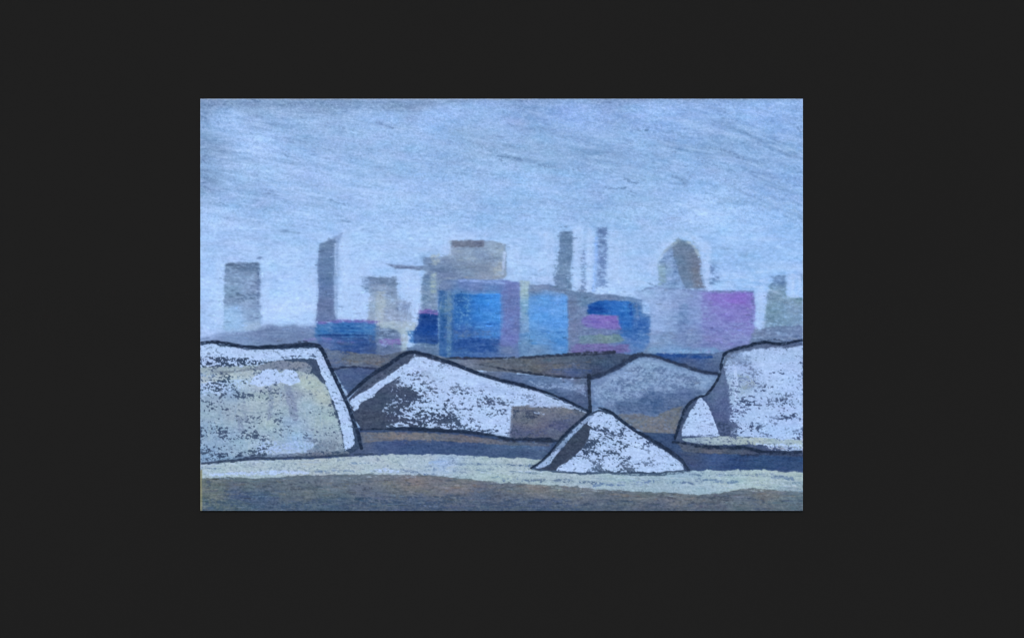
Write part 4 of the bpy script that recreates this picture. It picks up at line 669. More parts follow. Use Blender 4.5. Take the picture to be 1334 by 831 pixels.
def draw_right_mound():
    n = 'right_mound'
    out = [(1046, 445), (1015, 449), (1000, 447), (983, 449), (963, 454), (946, 459), (941, 474), (938, 486), (929, 505), (918, 516), (910, 517), (896, 528), (891, 538), (885, 556), (880, 571), (882, 578), (934, 584), (1000, 591), (1046, 590)]
    lay(poly(out, 1, .6), [(940, 500, (82, 102, 142)), (945, 530, (76, 92, 134)), (950, 470, (96, 114, 146)), (1000, 520, (66, 84, 116)), (900, 540, (70, 86, 118))], 1.3, .2, 1, 6, n)
    lay(poly([(946, 468), (965, 458), (985, 454), (1020, 454), (1046, 450), (1046, 580), (1000, 576), (950, 568), (946, 548), (950, 520), (944, 490)], 3.2, 2.4), [(960, 475, (170, 198, 242)), (980, 460, (168, 194, 236)), (965, 472, (140, 166, 210)), (1000, 480, (176, 204, 248)), (1030, 500, (174, 202, 248)), (980, 530, (172, 200, 244)), (1010, 560, (172, 202, 248)), (970, 560, (170, 198, 240)), (962, 505, (158, 186, 220))],
        [(950, 475, .96), (950, 500, .70), (950, 520, .52), (948, 545, .38), (958, 480, .97), (965, 500, .96), (970, 490, .90), (980, 495, .92), (975, 515, .86), (990, 510, .97), (960, 555, .70), (975, 545, .93), (985, 560, .96), (1000, 460, 1), (1030, 470, .98), (1012, 480, .98), (1035, 482, .92), (1010, 500, 1.02), (1020, 528, .78), (1036, 530, .76), (1005, 540, 1.02), (1020, 560, 1.02), (1040, 555, .95), (980, 575, .85), (1040, 572, .88), (995, 526, .84)], .18, .98, 6, n + '/snow', tooth=TOOTHC)
    hatch(poly([(955, 470), (1044, 456), (1044, 570), (960, 566)], 2), 80, [(184, 209, 251), (160, 190, 232), (166, 194, 240)], (1.2, 2.8), (8, 30), 1, 4, .5, .55)
    for (x0, y0, x1, y1, l) in [(1003, 478, 1040, 487, .24), (956, 484, 968, 490, .3), (970, 495, 986, 502, .34), (990, 498, 1010, 512, .2), (962, 514, 985, 530, .26), (985, 528, 1000, 545, .28), (1012, 518, 1046, 550, .28), (970, 552, 992, 572, .26), (955, 555, 975, 570, .3), (1000, 560, 1046, 575, .14), (1030, 470, 1046, 480, .24)]:
        lay(box(x0, y0, x1, y1, 3, 2.2), (56, 72, 106), l * .6, .12, .9, 5, tooth=1 - TOOTHC)
    lay(poly([(956, 484), (985, 493), (985, 503), (966, 512), (960, 500)], 3, 2), (134, 154, 170), .35, .2, .75, 6)
    lay(line([(1003, 486), (1014, 484), (1020, 486)], 2), (62, 80, 116), .6, .2, .85)
    lay(poly([(944, 459), (960, 458), (978, 466), (972, 473), (955, 471), (948, 474)], 2.4, 1.6), (120, 144, 184), .6, .25, .8, 6)
    lay(line([(957, 478), (958, 500), (960, 522)], [4, 6, 3], 1.4, 1), (182, 207, 248), .8, .2, .9)
    # shaded hollow
    lay(poly([(940, 482), (945, 490), (948, 515), (950, 545), (950, 562), (938, 560), (931, 540), (920, 519), (930, 505)], 3.6, 2.2), [(938, 500, (92, 114, 152)), (944, 525, (82, 100, 146)), (940, 550, (76, 92, 132)), (926, 516, (88, 110, 146))], .95, .25, .92, 6, n + '/hollow')
    hatch(box(932, 490, 950, 556), 26, [(72, 88, 126), (108, 128, 166), (92, 104, 150)], (1.2, 2.4), (8, 22), 92, 10, .5, .65)
    lay(box(932, 548, 962, 570, 3, 2), (58, 74, 106), .5, .16, .85, 5)
    # small snow heap leaning on the flank
    lay(poly([(912, 516.5), (918, 522), (926, 535), (931, 548), (937, 566), (930, 569), (888, 568), (887, 560), (898, 537)], 1.2, 1.1), WHITE, .97, .14, .97, 6, n + '/small_heap')
    lay(box(905, 534, 920, 542, 3, 1.6), (66, 84, 120), .28, .12, .85, 5, tooth=1 - TOOTHC)
    # cream ledge
    lay(poly([(888, 571), (915, 568), (950, 568), (985, 569), (1046, 573), (1046, 584), (1010, 581), (985, 578), (950, 579), (925, 579), (895, 575)], 1.4, 1.1), [(900, 573, (146, 170, 192)), (940, 573, (162, 183, 195)), (980, 574, (168, 186, 190)), (1020, 577, (160, 184, 200)), (1040, 578, (164, 186, 196))], .92, .16, .95, 7, n + '/cream_ledge')
    lay(poly([(985, 577), (1046, 578), (1046, 588), (1020, 589), (1000, 584)], 1.8, 1.6), WHITE, .62, .14, .92, 6)
    lay(line([(886, 568.5), (905, 567.5), (930, 567)], [2.4, 3.4, 3], 1, 1), (70, 88, 122), .66, .2, .85, 5); lay(line([(950, 570), (970, 569.6), (985, 568)], 1.8), (76, 94, 124), .6, .2, .8, 5)
    # brown and charcoal below the ledge
    lay(poly([(880, 574), (900, 577), (935, 581), (980, 584), (1046, 590), (1046, 594), (980, 592), (930, 590), (890, 588)], 1.2, .8), [(900, 580, (80, 92, 114)), (930, 585, (98, 102, 116)), (960, 587, (78, 88, 112)), (1000, 590, (66, 80, 112))], 1.1, .2, .96, 6, n + '/dark_foot')
    hatch(box(886, 579, 1040, 592), 40, [(112, 110, 116), (64, 78, 108), (48, 58, 84), (88, 98, 122)], (1, 2.2), (10, 34), 3, 3, .5, .75)
    lay(line([(878, 575), (895, 577), (915, 581), (934, 582), (955, 582), (972, 582), (985, 586), (1001, 589), (1020, 589.4), (1046, 587.6)], [3, 3, 3.4, 4, 4.4, 5, 4.4, 4.6, 4.4, 4], 1.2, .9), (27, 40, 62), .85, .28, .93, 4, n + '/outline')
    lay(line([(960, 592), (1000, 592), (1046, 592)], [1, 3, 3], 1.4, 1), (40, 54, 84), .55, .28, .85, 4)
    lay(line([(1046, 443), (1036, 444), (1026, 447), (1015, 447.6), (1006, 447), (1000, 445.4), (992, 445.4), (983, 447.5), (974, 451), (963, 452.8), (954, 455.4), (944.5, 459), (941, 467), (939, 476), (938.4, 485), (934, 495), (929, 503), (923, 511), (917, 515.4), (910.6, 515.6), (903, 521), (896, 526), (891.5, 534), (888, 544), (884, 555), (879, 571)], [4, 3.6, 3.6, 3.6, 3.8, 3.6, 4, 3.8, 4, 4, 3.8, 3.6, 3, 3.8, 4.2, 3.2, 2.8, 2.6, 2.8, 3, 3, 3.6, 4, 4, 3.8, 3], .8, .5), (27, 40, 62), 1, .25, .96, 4, n + '/outline')
    lay(line([(895, 532), (890, 548), (886, 562)], 4, 1.6, 1.2), (66, 80, 110), .55, .22, .85, 5)
    lay(line([(1000, 443), (1012, 441), (1018, 444)], 1.8, 1, .8), (66, 80, 108), .6, .22, .8)

def draw_front_mound():
    n = 'front_mound'
    out = [(780, 532.5), (797, 537.5), (814, 552.5), (836, 566), (855, 577), (874, 590), (886, 598), (896, 612), (855, 616.5), (820, 616), (790, 615.5), (759, 617), (722, 614), (692, 609), (706, 599), (717, 589.5), (726, 576), (749, 553), (766, 539)]
    lay(poly(out, .9, .5), TONED, 1.3, .2, 1, 6, n)
    lay(poly([(768, 541), (780, 535), (797, 540), (836, 568), (874, 592), (890, 602), (895, 611), (855, 614), (790, 614), (759, 615), (724, 613), (727, 606), (743, 596), (758, 583), (768, 566), (764, 556)], 1.3, 1.1), WHITE,
        [(772, 542, 1.0), (785, 545, 1.02), (775, 552, .96), (768, 549, .6), (765, 556, .4), (768, 562, .30), (780, 562, .62), (795, 556, .98), (775, 572, .16), (765, 580, .14), (790, 574, .32), (805, 568, .56), (782, 568, .30), (775, 560, .34), (800, 580, .54), (820, 578, .78), (770, 588, .40), (785, 586, .56), (800, 586, .62), (760, 590, .36), (750, 598, .90), (765, 598, 1.05), (740, 606, .95), (790, 600, 1.1), (830, 600, 1.08), (830, 570, .96), (850, 585, 1.02), (870, 598, 1.05), (885, 605, 1.0), (760, 610, 1.05), (810, 592, .98), (785, 580, .40), (805, 580, .50)], .18, .98, 6, n + '/snow', tooth=TOOTHC)
    hatch(poly([(770, 592), (860, 588), (888, 608), (740, 612)], 2), 40, [(186, 211, 252), (164, 192, 236)], (1.2, 2.8), (8, 28), 1, 5, .5, .55)
    hatch(poly([(766, 562), (800, 562), (826, 580), (790, 590), (758, 590)], 2), 34, [(66, 82, 112), (80, 98, 130)], (1, 2.2), (5, 16), 16, 12, .4, .8)
    for (x0, y0, x1, y1, l) in [(762, 548, 772, 553, .5), (800, 590, 840, 606, .10), (838, 566, 850, 582, .28), (810, 566, 830, 580, .22), (836, 572, 850, 580, .3), (870, 600, 885, 608, .2)]:
        lay(box(x0, y0, x1, y1, 3, 2), (58, 76, 108), l * .6, .12, .9, 5, tooth=1 - TOOTHC)
    # shadowed left rib: white edge, then bare dark paper
    lay(poly([(767, 541), (772, 542), (762, 552), (748, 566), (733, 582), (727, 590), (718, 602), (704, 611), (698, 608), (716, 593), (724, 582), (742, 564), (754, 552)], 1.2, .9), [(764, 545, (146, 172, 214)), (745, 565, (150, 178, 222)), (732, 580, (120, 146, 186)), (712, 602, (160, 188, 230)), (722, 592, (170, 196, 240))], .92, .18, .94, 6, n + '/snow_edge')
    lay(poly([(763, 551), (770, 556), (764, 574), (758, 584), (744, 597), (728, 607), (722, 613), (696, 611.5), (717, 606), (720, 598), (728, 588), (736, 581), (742, 571), (752, 562)], 1, 1), (58, 70, 92), 1.1, .2, .95, 5, n + '/dark_rib')
    hatch(box(726, 562, 766, 604), 18, [(48, 60, 82), (72, 84, 106)], (1, 2.2), (6, 16), 130, 20, .5, .6)
    lay(line([(768, 536.6), (760, 544), (749, 552.5), (738, 563), (727, 574.5), (721, 583), (716, 590), (706, 599), (692, 609)], [3, 3.2, 3.2, 3.2, 3.2, 2.8, 2.6, 2.2, 2], .8, .5), (27, 40, 62), 1, .25, .95, 4, n + '/outline')
    lay(line([(780, 531), (790, 533.4), (798, 537.4), (806, 544.6), (815, 551.6), (826, 559), (837, 565.4), (855, 575.6), (866, 582.6), (875, 589), (886, 597), (891, 604), (897, 612)], [2, 3, 3.6, 4, 4, 4, 4, 4.4, 4.4, 4.4, 5, 4, 3], .9, .6), (27, 40, 62), 1, .25, .95, 4, n + '/outline')
    lay(line([(878, 592), (888, 602), (894, 612)], 5, 2, 1.4), (60, 76, 108), .55, .25, .85, 5)
    lay(line([(694, 610.5), (722, 613.4), (742, 614.4), (759, 616.6), (775, 615.6), (790, 614.6), (805, 616.6), (830, 617.4), (855, 617), (880, 615), (898, 613)], [2, 2, 2, 2.6, 2.4, 2, 2.4, 3.4, 3.4, 3, 2], 1, .8), (70, 92, 120), .75, .25, .88, 5)

def chalk_round():
    # white chalk dragged along the sides of the towers, over their edges
    for x0, y0, x1, y1, n, ang in [(281, 342, 293, 432, 34, 89), (341, 342, 352, 428, 34, 89), (403, 316, 414, 416, 34, 89), (439, 312, 456, 414, 70, 89), (460, 345, 474, 410, 40, 80), (518, 356, 549, 424, 90, 88), (576, 312, 587, 330, 14, 89), (588, 306, 634, 312, 20, 2),
            (661, 318, 678, 364, 40, 89), (700, 302, 722, 368, 60, 89), (746, 298, 757, 374, 60, 89), (763, 298, 776, 378, 50, 89), (793, 298, 816, 372, 60, 89), (846, 322, 858, 372, 34, 84), (918, 322, 926, 374, 40, 89), (984, 372, 998, 428, 50, 94), (1025, 356, 1043, 388, 40, 89), (930, 352, 1000, 378, 50, 2), (820, 330, 850, 372, 40, 2)]:
        hatch(box(x0, y0, x1, y1, 2, 2), n, [(184, 211, 252), (176, 205, 248), (168, 198, 244)], (1.4, 3.2), (6, 22), ang, 8, .6, 1.2)
    hatch(poly([(852, 345), (862, 322), (884, 301), (905, 306), (924, 330), (914, 330), (898, 313), (884, 309), (868, 322), (860, 345)]), 60, [(182, 209, 250), (170, 198, 240)], (1.4, 3), (5, 12), -30, 40, .6, 1.1)

def draw_all():
    draw_sky(); draw_skyline()
    chalk_round()
    rub(box(255, 295, 1050, 466, 6, .1), 1.7, .7, .62, 1.8)
    restroke(poly([(290, 345), (345, 345), (345, 420), (410, 415), (410, 318), (445, 306), (447, 418), (480, 362), (550, 345), (590, 314), (660, 316), (662, 366), (720, 374), (745, 300), (795, 300), (795, 376), (860, 372), (880, 315), (916, 335), (922, 378), (985, 378), (1000, 384), (1046, 390), (1046, 445), (980, 450), (940, 462), (570, 464), (440, 462), (265, 445)], 1, .1), 1700, 14, (.8, 2.0), (3, 11), 1, 6, .8)
    restroke(box(480, 366, 760, 462), 260, 14, (.8, 1.8), (5, 16), 89, 5, .7)
    restroke(box(262, 140, 1045, 300), 1100, 7, (.8, 2.0), (6, 26), 7, 6, .7)
    restroke(box(262, 300, 1045, 420), 500, 6, (.8, 2.2), (6, 26), 1, 4, .7)
    draw_middle(); draw_grey_mound(); draw_road(); draw_front(); deepen_field()
    rub(box(255, 458, 1050, 670, 4, .1), .9, .55, .45, 1.8)
    restroke(box(262, 594, 1045, 664), 1500, 17, (.8, 2.2), (5, 26), 1, 5, .85)
    restroke(box(430, 462, 1000, 600), 900, 15, (.8, 2.0), (4, 20), 3, 8, .8)
    draw_bank()
    C[OWN == own('pale_bank')] += np.array((6, 6, 8), np.float32)
    hatch(poly([(264, 606), (500, 596), (700, 602), (880, 616), (1044, 616), (1044, 634), (880, 636), (700, 626), (500, 614), (264, 618)]), 110, [(182, 205, 236), (172, 194, 218), (124, 146, 172), (188, 204, 222)], (1, 2.6), (14, 60), 1, 2.5, .5, 1)
    C[OWN == own('foreground_field')] += np.array((5, 2, -4), np.float32)
    draw_left_mound(); draw_centre_mound(); draw_post(); draw_right_mound(); draw_front_mound()
    # bare, yellowed sheet edge and the paler deckle at the top
    lay(box(259, 611, 263.6, 667, .7, .3), (136, 138, 116), 1.1, .2, .9, 5)
    lay(box(259, 590, 262.4, 612, .7, .4), (140, 160, 180), .8, .2, .8, 5)
    lay(box(259, 129, 262.2, 560, .7, .4), (150, 172, 200), .42, .2, .6, 4)
    lay(box(1044.6, 129, 1047, 560, .7, .3), (160, 182, 214), .5, .2, .6, 4)
    lay(box(1044.4, 470, 1047, 590, .6, .3), (150, 150, 178), .5, .2, .6, 4)
    # charcoal dust spread along the drawn lines
    coal = np.isin(OWN, [i for i, n in enumerate(OWNERS) if n.endswith('outline') or n == 'dark_post']).astype(np.float32)
    dust = blur(coal[..., None], 2.0, 1.6)[..., 0] * .75 + blur(coal[..., None], 4.5, 3)[..., 0] * .35
    dust = np.clip(dust * (.25 + .95 * TOOTH) * .62, 0, .8)[..., None]
    C[:] = C * (1 - dust) + np.array((40, 56, 84), np.float32) * dust
    C[:] = C * .6 + blur(C, .5, .42) * .4
    C[:] += (GRAIN * 1.5 + G1 * .7)[..., None]
    np.clip(C, 4, 252, out=C)
LIGHT_RGB = (1.034,1.112,1.256)
EXPOSURE = 0.62
# ---------------------------------------------------------------- the place
import bpy
t0 = __import__('time').time()
draw_all()

def settle_owners():
    """give every speck to the part that surrounds it"""
    best = np.full((NY, NX), -1, np.float32); out = OWN.copy()
    k = np.exp(-2 * math.pi ** 2 * ((1.1 * S * FX) ** 2 + (1.0 * S * FY) ** 2))
    for i in range(1, len(OWNERS)):
        m = OWN == i
        if not m.any(): continue
        b = np.fft.irfft2(np.fft.rfft2(m.astype(np.float32)) * k, s=(NY, NX)).astype(np.float32)
        q = b > best
        best[q] = b[q]; out[q] = i
    return out
OWN[:] = settle_owners()
from collections import deque
def split_pieces():
    """one part is one piece: small islands join their surroundings, large ones become pieces of their own"""
    seen = np.zeros((NY, NX), bool); lab = OWN.tolist(); sk = own('sky')
    found = {}
    sv = seen.tolist()
    for j in range(NY - 1):
        for i in range(NX - 1):
            if sv[j][i] or lab[j][i] == sk: continue
            o = lab[j][i]; q = deque([(j, i)]); sv[j][i] = True; cells = []
            while q:
                a, b = q.popleft(); cells.append((a, b))
                for c, d in ((a + 1, b), (a - 1, b), (a, b + 1), (a, b - 1)):
                    if 0 <= c < NY - 1 and 0 <= d < NX - 1 and not sv[c][d] and lab[c][d] == o:
                        sv[c][d] = True; q.append((c, d))
            found.setdefault(o, []).append(cells)
    for o, comps in found.items():
        comps.sort(key=len, reverse=True)
        for k, cells in enumerate(comps[1:]):
            ids = np.array(cells)
            if len(cells) > 160:
                OWN[ids[:, 0], ids[:, 1]] = own(OWNERS[o].partition('#')[0] + '#%d' % len(OWNERS))
            else:
                near = {}
                for a, b in cells:
                    for c, d in ((a + 1, b), (a - 1, b), (a, b + 1), (a, b - 1)):
                        if 0 <= c < NY - 1 and 0 <= d < NX - 1 and lab[c][d] != o: near[lab[c][d]] = near.get(lab[c][d], 0) + 1
                if near: OWN[ids[:, 0], ids[:, 1]] = max(near, key=near.get)
split_pieces(); split_pieces(); split_pieces()

scene = bpy.context.scene
col = scene.collection
U = 0.42 / SW                                   # the sheet is 42 cm wide
CX, CY, CZ = OX + SW / 2, OY + SH / 2, 1.5      # its middle hangs 1.5 m above the ground
def sheet_x(x): return (x - CX) * U
def sheet_z(y): return CZ - (y - CY) * U

def material(name, rough=.9, spec=.15):
    m = bpy.data.materials.new(name); m.use_nodes = True
    nt = m.node_tree; b = nt.nodes['Principled BSDF']
    b.inputs['Roughness'].default_value = rough
    b.inputs['Specular IOR Level'].default_value = spec * .3
    return m, nt, b

LIGHT = np.array(LIGHT_RGB, np.float32)         # daylight on the wall, per channel: pigment = seen colour / light
def lin(c):
    c = np.asarray(c, np.float32) / 255
    return np.where(c <= .04045, c / 12.92, ((c + .055) / 1.055) ** 2.4)

def pigment_material(name, rough, grain):
    m, nt, b = material(name, rough, .12)
    at = nt.nodes.new('ShaderNodeAttribute'); at.attribute_name = 'pigment'
    tc = nt.nodes.new('ShaderNodeTexCoord')
    no = nt.nodes.new('ShaderNodeTexNoise'); no.inputs['Scale'].default_value = 2600; no.inputs['Detail'].default_value = 2
    mr = nt.nodes.new('ShaderNodeMapRange'); mr.inputs['From Min'].default_value = .3; mr.inputs['From Max'].default_value = .7
    mr.inputs['To Min'].default_value = 1 - grain; mr.inputs['To Max'].default_value = 1 + grain
    mu = nt.nodes.new('ShaderNodeMix'); mu.data_type = 'RGBA'; mu.blend_type = 'MULTIPLY'; mu.inputs[0].default_value = 1
    nt.links.new(tc.outputs['Object'], no.inputs['Vector'])
    nt.links.new(no.outputs['Fac'], mr.inputs['Value'])
    nt.links.new(at.outputs['Color'], mu.inputs[6]); nt.links.new(mr.outputs['Result'], mu.inputs[7])
    nt.links.new(mu.outputs[2], b.inputs['Base Color'])
    return m
M_CHALK = pigment_material('soft_pastel', .95, .05)
M_COAL = pigment_material('charcoal', .9, .08)

# ---- the drawing: an Empty, a sheet of paper, and the chalk as one relief cut into its painted things
pic = bpy.data.objects.new('pastel_drawing', None); col.objects.link(pic)
pic.location = (0, 0, CZ); pic.empty_display_size = .1
pic['label'] = 'blue grey pastel drawing of snowy mounds before a city skyline, on dark wall'
pic['category'] = 'drawing'

def child(o, parent, label=None):
    o.parent = parent
    if label: o['label'] = label
    return o

def slab(name, x0, x1, y0, y1, z0, z1, mat, bev=0):
    import bmesh
    bm = bmesh.new(); bmesh.ops.create_cube(bm, size=1)
    for v in bm.verts:
        v.co = ((x0 + x1) / 2 + v.co.x * (x1 - x0), (y0 + y1) / 2 + v.co.y * (y1 - y0), (z0 + z1) / 2 + v.co.z * (z1 - z0))
    if bev: bmesh.ops.bevel(bm, geom=bm.edges[:], offset=bev, segments=2, affect='EDGES')
    me = bpy.data.meshes.new(name); bm.to_mesh(me); bm.free()
    me.materials.append(mat)
    o = bpy.data.objects.new(name, me); col.objects.link(o)
    return o

m_paper, nt, b = material('toned_paper', .9, .1)
no = nt.nodes.new('ShaderNodeTexNoise'); no.inputs['Scale'].default_value = 900; no.inputs['Detail'].default_value = 4
cr = nt.nodes.new('ShaderNodeValToRGB'); cr.color_ramp.elements[0].color = (.20, .19, .15, 1); cr.color_ramp.elements[1].color = (.30, .28, .21, 1)
nt.links.new(no.outputs['Fac'], cr.inputs['Fac']); nt.links.new(cr.outputs['Color'], b.inputs['Base Color'])
half_w, half_h = SW * U / 2, SH * U / 2
paper = slab('paper', -half_w, half_w, -.0011, -.0002, -half_h, half_h, m_paper)
child(paper, pic)

gx = np.linspace(-half_w, half_w, NX, dtype=np.float32)[None, :].repeat(NY, 0)
gz = np.linspace(half_h, -half_h, NY, dtype=np.float32)[:, None].repeat(NX, 1)
relief = np.clip(H * .6 + TOOTH * .4, 0, 1.2)
relief = blur(relief[..., None], .35, .35)[..., 0]
gy = (-.0012 - .00004 * relief).astype(np.float32)
alb = np.clip(lin(C) / LIGHT, .002, .86).astype(np.float32)
quad_own = OWN[:-1, :-1]
vid = np.arange(NX * NY).reshape(NY, NX)
P0 = np.stack([gx, gy, gz], -1).reshape(-1, 3)
A0 = np.concatenate([alb.reshape(-1, 3), np.ones((NX * NY, 1), np.float32)], 1)

def chalk_mesh(name, idx, mat):
    jj, ii = np.nonzero(quad_own == idx)
    f = np.stack([vid[jj, ii], vid[jj + 1, ii], vid[jj + 1, ii + 1], vid[jj, ii + 1]], 1)
    used, inv = np.unique(f, return_inverse=True)
    inv = inv.reshape(-1).astype(np.int32)
    me = bpy.data.meshes.new(name)
    me.vertices.add(len(used)); me.vertices.foreach_set('co', P0[used].reshape(-1))
    me.loops.add(len(inv)); me.loops.foreach_set('vertex_index', inv)
    me.polygons.add(len(f)); me.polygons.foreach_set('loop_start', np.arange(0, len(inv), 4, dtype=np.int32))
    me.polygons.foreach_set('loop_total', np.full(len(f), 4, np.int32))
    at = me.color_attributes.new('pigment', 'FLOAT_COLOR', 'POINT')
    at.data.foreach_set('color', A0[used].reshape(-1))
    me.update(calc_edges=True)
    me.materials.append(mat)
    o = bpy.data.objects.new(name, me); col.objects.link(o)
    return o

PARTS = {
 'sky': ('drawn_sky', 'streaky pale blue sky filling the upper half'),
 'low_roofs': ('roofline', 'long low grey roofs at the far left'),
 'far_haze': ('ground_haze', 'grey blue haze along the feet of the buildings'),
 'block_tower': ('tower', 'pale grey square tower standing alone at the far left'),
 'slab_tower': ('tower', 'tall dark slab tower with a slanting top'),
 'beige_block': ('building', 'small beige building with a grey flat top'),
 'low_block': ('building', 'low dark blue building with a pink roof line'),
 'mauve_block': ('building', 'low grey building with a mauve bar'),
 'cream_mast': ('mast', 'cream T-shaped mast'),
 'crane_arm': ('crane_arm', 'thin grey arm reaching left from the stepped tower'),
 'stepped_tower': ('tower', 'stepped beige tower with a brown cap'),
 'stepped_tower/cap': ('tower_cap', 'brown flat cap'),
 'cream_panel': ('panel', 'narrow cream upright panel'),
 'navy_block': ('building', 'dark navy block'),
 'navy_block/roof': ('roof', 'pink roof line'),
 'blue_block': ('building', 'large bright blue building'),
 'blue_block/window_panel': ('window_panel', 'bright blue glass panel'),
 'blue_block/plinth': ('plinth', 'navy base'),
 'blue_block/mauve_column': ('column', 'mauve side column'),
 'blue_block/shaft': ('shaft', 'dark blue side shaft'),
 'blue_block/post': ('post', 'pale upright post'),
 'pale_post': ('pillar', 'pale cream-topped pillar between the two blue buildings'),
 'light_blue_block': ('building', 'light blue building'),
 'thin_tower': ('tower', 'thin dark grey tower'),
 'speckled_tower': ('tower', 'faint speckled tower between the two thin ones'),
 'striped_tower': ('tower', 'thin tower with a light blue stripe'),
 'roof_strip': ('roof', 'grey sloping roof strip'),
 'colour_block': ('building', 'building with blue, magenta and sage panels'),
 'colour_block/blue_panel': ('panel', 'blue panel bent round the magenta one'),
 'colour_block/magenta_panel': ('panel', 'magenta panel'),
 'colour_block/sage_panel': ('panel', 'sage grey panel'),
 'colour_block/mauve_panel': ('panel', 'mauve panel along the foot'),
 'long_building': ('building', 'long pale building with a magenta end'),
 'long_building/doorway': ('doorway', 'grey blue doorway'),
 'long_building/magenta_panel': ('panel', 'magenta end wall'),
 'domed_tower': ('tower', 'pointed domed tower'),
 'domed_tower/dark_face': ('tower_face', 'dark grey brown face'),
 'annexe': ('annexe', 'small grey smudge of a building beside the domed tower'),
 'green_block': ('building', 'grey green building at the right edge'),
 'low_wall': ('low_wall', 'grey low wall above the right mound'),
 'far_bank': ('bank', 'brown and slate bank between the left and centre mounds'),
 'slate_bank': ('bank', 'slate blue triangle left of the centre mound'),
 'brown_bank': ('bank', 'long brown bank behind the centre mound'),
 'grey_slope': ('slope', 'grey slope left of the dark post'),
 'slate_wedge': ('slope', 'slate wedge beside the right mound'),
 'grey_mound': ('mound', 'grey mound at the back'),
 'grey_mound/brown_foot': ('mound_foot', 'brown bare foot'),
 'grey_mound/outline': ('outline', None),
 'slate_road': ('road', 'dark slate road between the mounds and the pale bank'),
 'brown_verge': ('verge', 'brown verge under the centre mound'),
 'pale_bank': ('bank', 'pale cream bank across the front'),
 'foreground_field': ('field', 'dull brown and slate field along the bottom'),
 'left_mound': ('mound', 'large cream-faced flat-topped mound at the left edge'),
 'left_mound/cream_face': ('mound_face', 'cream streaked face'),
 'left_mound/brown_foot': ('mound_foot', 'brown scuff at the foot'),
 'left_mound/cream_drift': ('drift', 'cream drift'),
 'left_mound/brown_ridge': ('ridge', 'brown ridge under the snow'),
 'left_mound/snow_patch': ('snow_patch', 'white patch'),
 'left_mound/snow_cap': ('snow_cap', 'white cap along the top and right shoulder'),
 'left_mound/outline': ('outline', None),
 'centre_mound': ('mound', 'wide white mound with a dark left face'),
 'centre_mound/snow': ('snow', None),
 'centre_mound/brown_scar': ('scar', 'brown bare flank'),
 'centre_mound/outline': ('outline', None),
 'dark_post': ('post', 'short black post between two mounds'),
 'right_mound': ('mound', 'large white mound at the right edge'),
 'right_mound/snow': ('snow', None),
 'right_mound/hollow': ('hollow', 'shaded grey hollow'),
 'right_mound/small_heap': ('heap', 'small white heap leaning on the flank'),
 'right_mound/cream_ledge': ('ledge', 'cream ledge'),
 'right_mound/dark_foot': ('mound_foot', 'dark brown foot'),
 'right_mound/outline': ('outline', None),
 'front_mound': ('mound', 'small pointed white mound in front'),
 'front_mound/snow': ('snow', None),
 'front_mound/snow_edge': ('snow_edge', None),
 'front_mound/dark_rib': ('rib', 'bare dark rib'),
 'front_mound/outline': ('outline', None),
}
made = {}
for i, nm in enumerate(OWNERS):
    if not nm: continue
    base, _, piece = nm.partition('#')
    kind, label = PARTS[base]
    if piece and '/' not in base and 'mound' in base: kind, label = 'bare_paper', 'dark uncovered paper'
    if not (quad_own == i).any(): continue
    o = chalk_mesh(kind, i, M_COAL if kind == 'outline' or nm == 'dark_post' else M_CHALK)
    top = nm.partition('#')[0].split('/')[0]
    made[nm] = child(o, made[top] if '/' in nm or kind == 'bare_paper' else pic, label)

# ---- the wall it hangs on and the ground below
m_wall, nt, b = material('charcoal_wall_paint', .95, .04)
no = nt.nodes.new('ShaderNodeTexNoise'); no.inputs['Scale'].default_value = 3; no.inputs['Detail'].default_value = 6
tc = nt.nodes.new('ShaderNodeTexCoord'); nt.links.new(tc.outputs['Object'], no.inputs['Vector'])
cr = nt.nodes.new('ShaderNodeValToRGB')
w0 = np.clip(lin((31.6, 31.6, 31.6)) / LIGHT - .0006, 0, 1); w1 = np.clip(lin((32.6, 32.6, 32.6)) / LIGHT - .0006, 0, 1)
cr.color_ramp.elements[0].color = (*map(float, w0), 1); cr.color_ramp.elements[1].color = (*map(float, w1), 1)
cr.color_ramp.elements[0].position = .3; cr.color_ramp.elements[1].position = .7
nt.links.new(no.outputs['Fac'], cr.inputs['Fac']); nt.links.new(cr.outputs['Color'], b.inputs['Base Color'])
wall = slab('wall', -4, 4, 0, .2, 0, 3.2, m_wall)
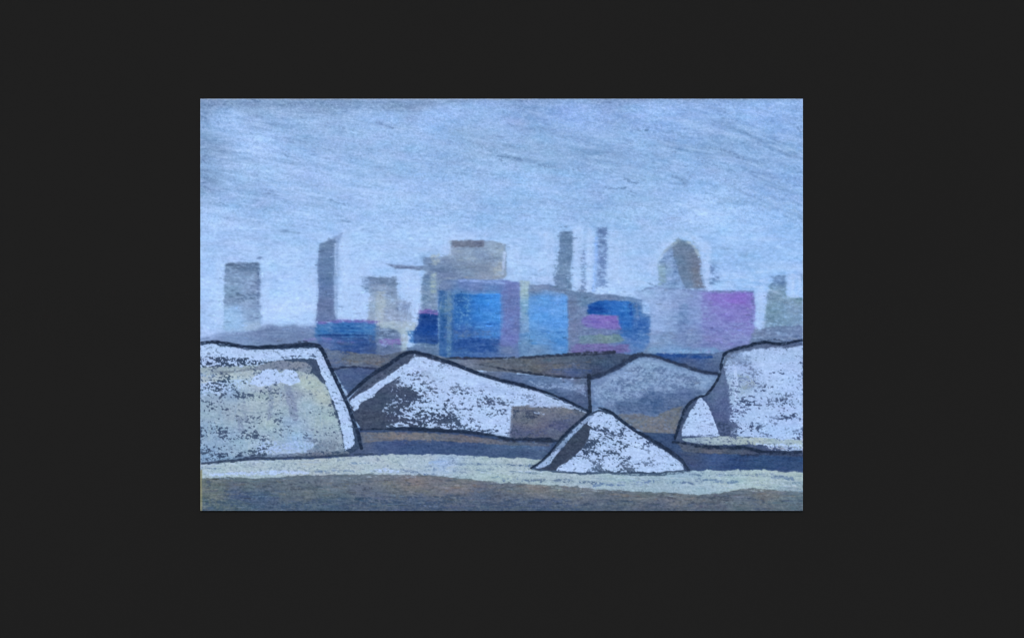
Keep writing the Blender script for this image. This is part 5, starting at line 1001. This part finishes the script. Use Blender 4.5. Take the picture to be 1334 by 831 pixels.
wall['label'] = 'plain matte charcoal wall around the pastel drawing'; wall['category'] = 'wall'

m_gr, nt, b = material('pale_paving', .9, .2)
br = nt.nodes.new('ShaderNodeTexBrick'); br.inputs['Scale'].default_value = 1.6
br.inputs['Color1'].default_value = (.30, .30, .30, 1); br.inputs['Color2'].default_value = (.26, .26, .27, 1); br.inputs['Mortar'].default_value = (.15, .15, .15, 1)
tc = nt.nodes.new('ShaderNodeTexCoord'); nt.links.new(tc.outputs['Object'], br.inputs['Vector']); nt.links.new(br.outputs['Color'], b.inputs['Base Color'])
ground = slab('ground', -60, 60, -60, 60, -.2, -.002, m_gr)
ground['kind'] = 'structure'

# ---- overcast daylight
ELEV, AZ = math.radians(48), math.radians(0)
world = bpy.data.worlds.new('World'); scene.world = world; world.use_nodes = True
wn = world.node_tree; bg = wn.nodes['Background']
sk = wn.nodes.new('ShaderNodeTexSky'); sk.sky_type = 'NISHITA'; sk.sun_disc = False
sk.sun_elevation = ELEV; sk.sun_rotation = math.pi
wn.links.new(sk.outputs['Color'], bg.inputs['Color']); bg.inputs['Strength'].default_value = .15
sd = bpy.data.lights.new('sun', 'SUN'); sd.energy = 1.0; sd.angle = math.radians(25); sd.color = (1, .97, .93)
sun = bpy.data.objects.new('sun', sd); col.objects.link(sun)
sun.rotation_euler = (math.pi / 2 - ELEV, 0, 0)          # shines down from in front of the wall (from -Y)
sun.location = (0, -3, 4)

cd = bpy.data.cameras.new('camera'); cam = bpy.data.objects.new('camera', cd); col.objects.link(cam)
cd.lens = 50; cd.sensor_width = 36; cd.clip_end = 500; cd.clip_start = .01
cam.location = ((667 - CX) * U, -.0012 - 1334 * U * 50 / 36, CZ - (415.5 - CY) * U)
cam.rotation_euler = (math.pi / 2, 0, 0)
scene.camera = cam
scene.view_settings.view_transform = 'Standard'; scene.view_settings.look = 'None'
scene.view_settings.exposure = EXPOSURE; scene.view_settings.gamma = 1
scene.render.engine = 'CYCLES'; scene.cycles.filter_width = 1.2
print('built in', __import__('time').time() - t0)
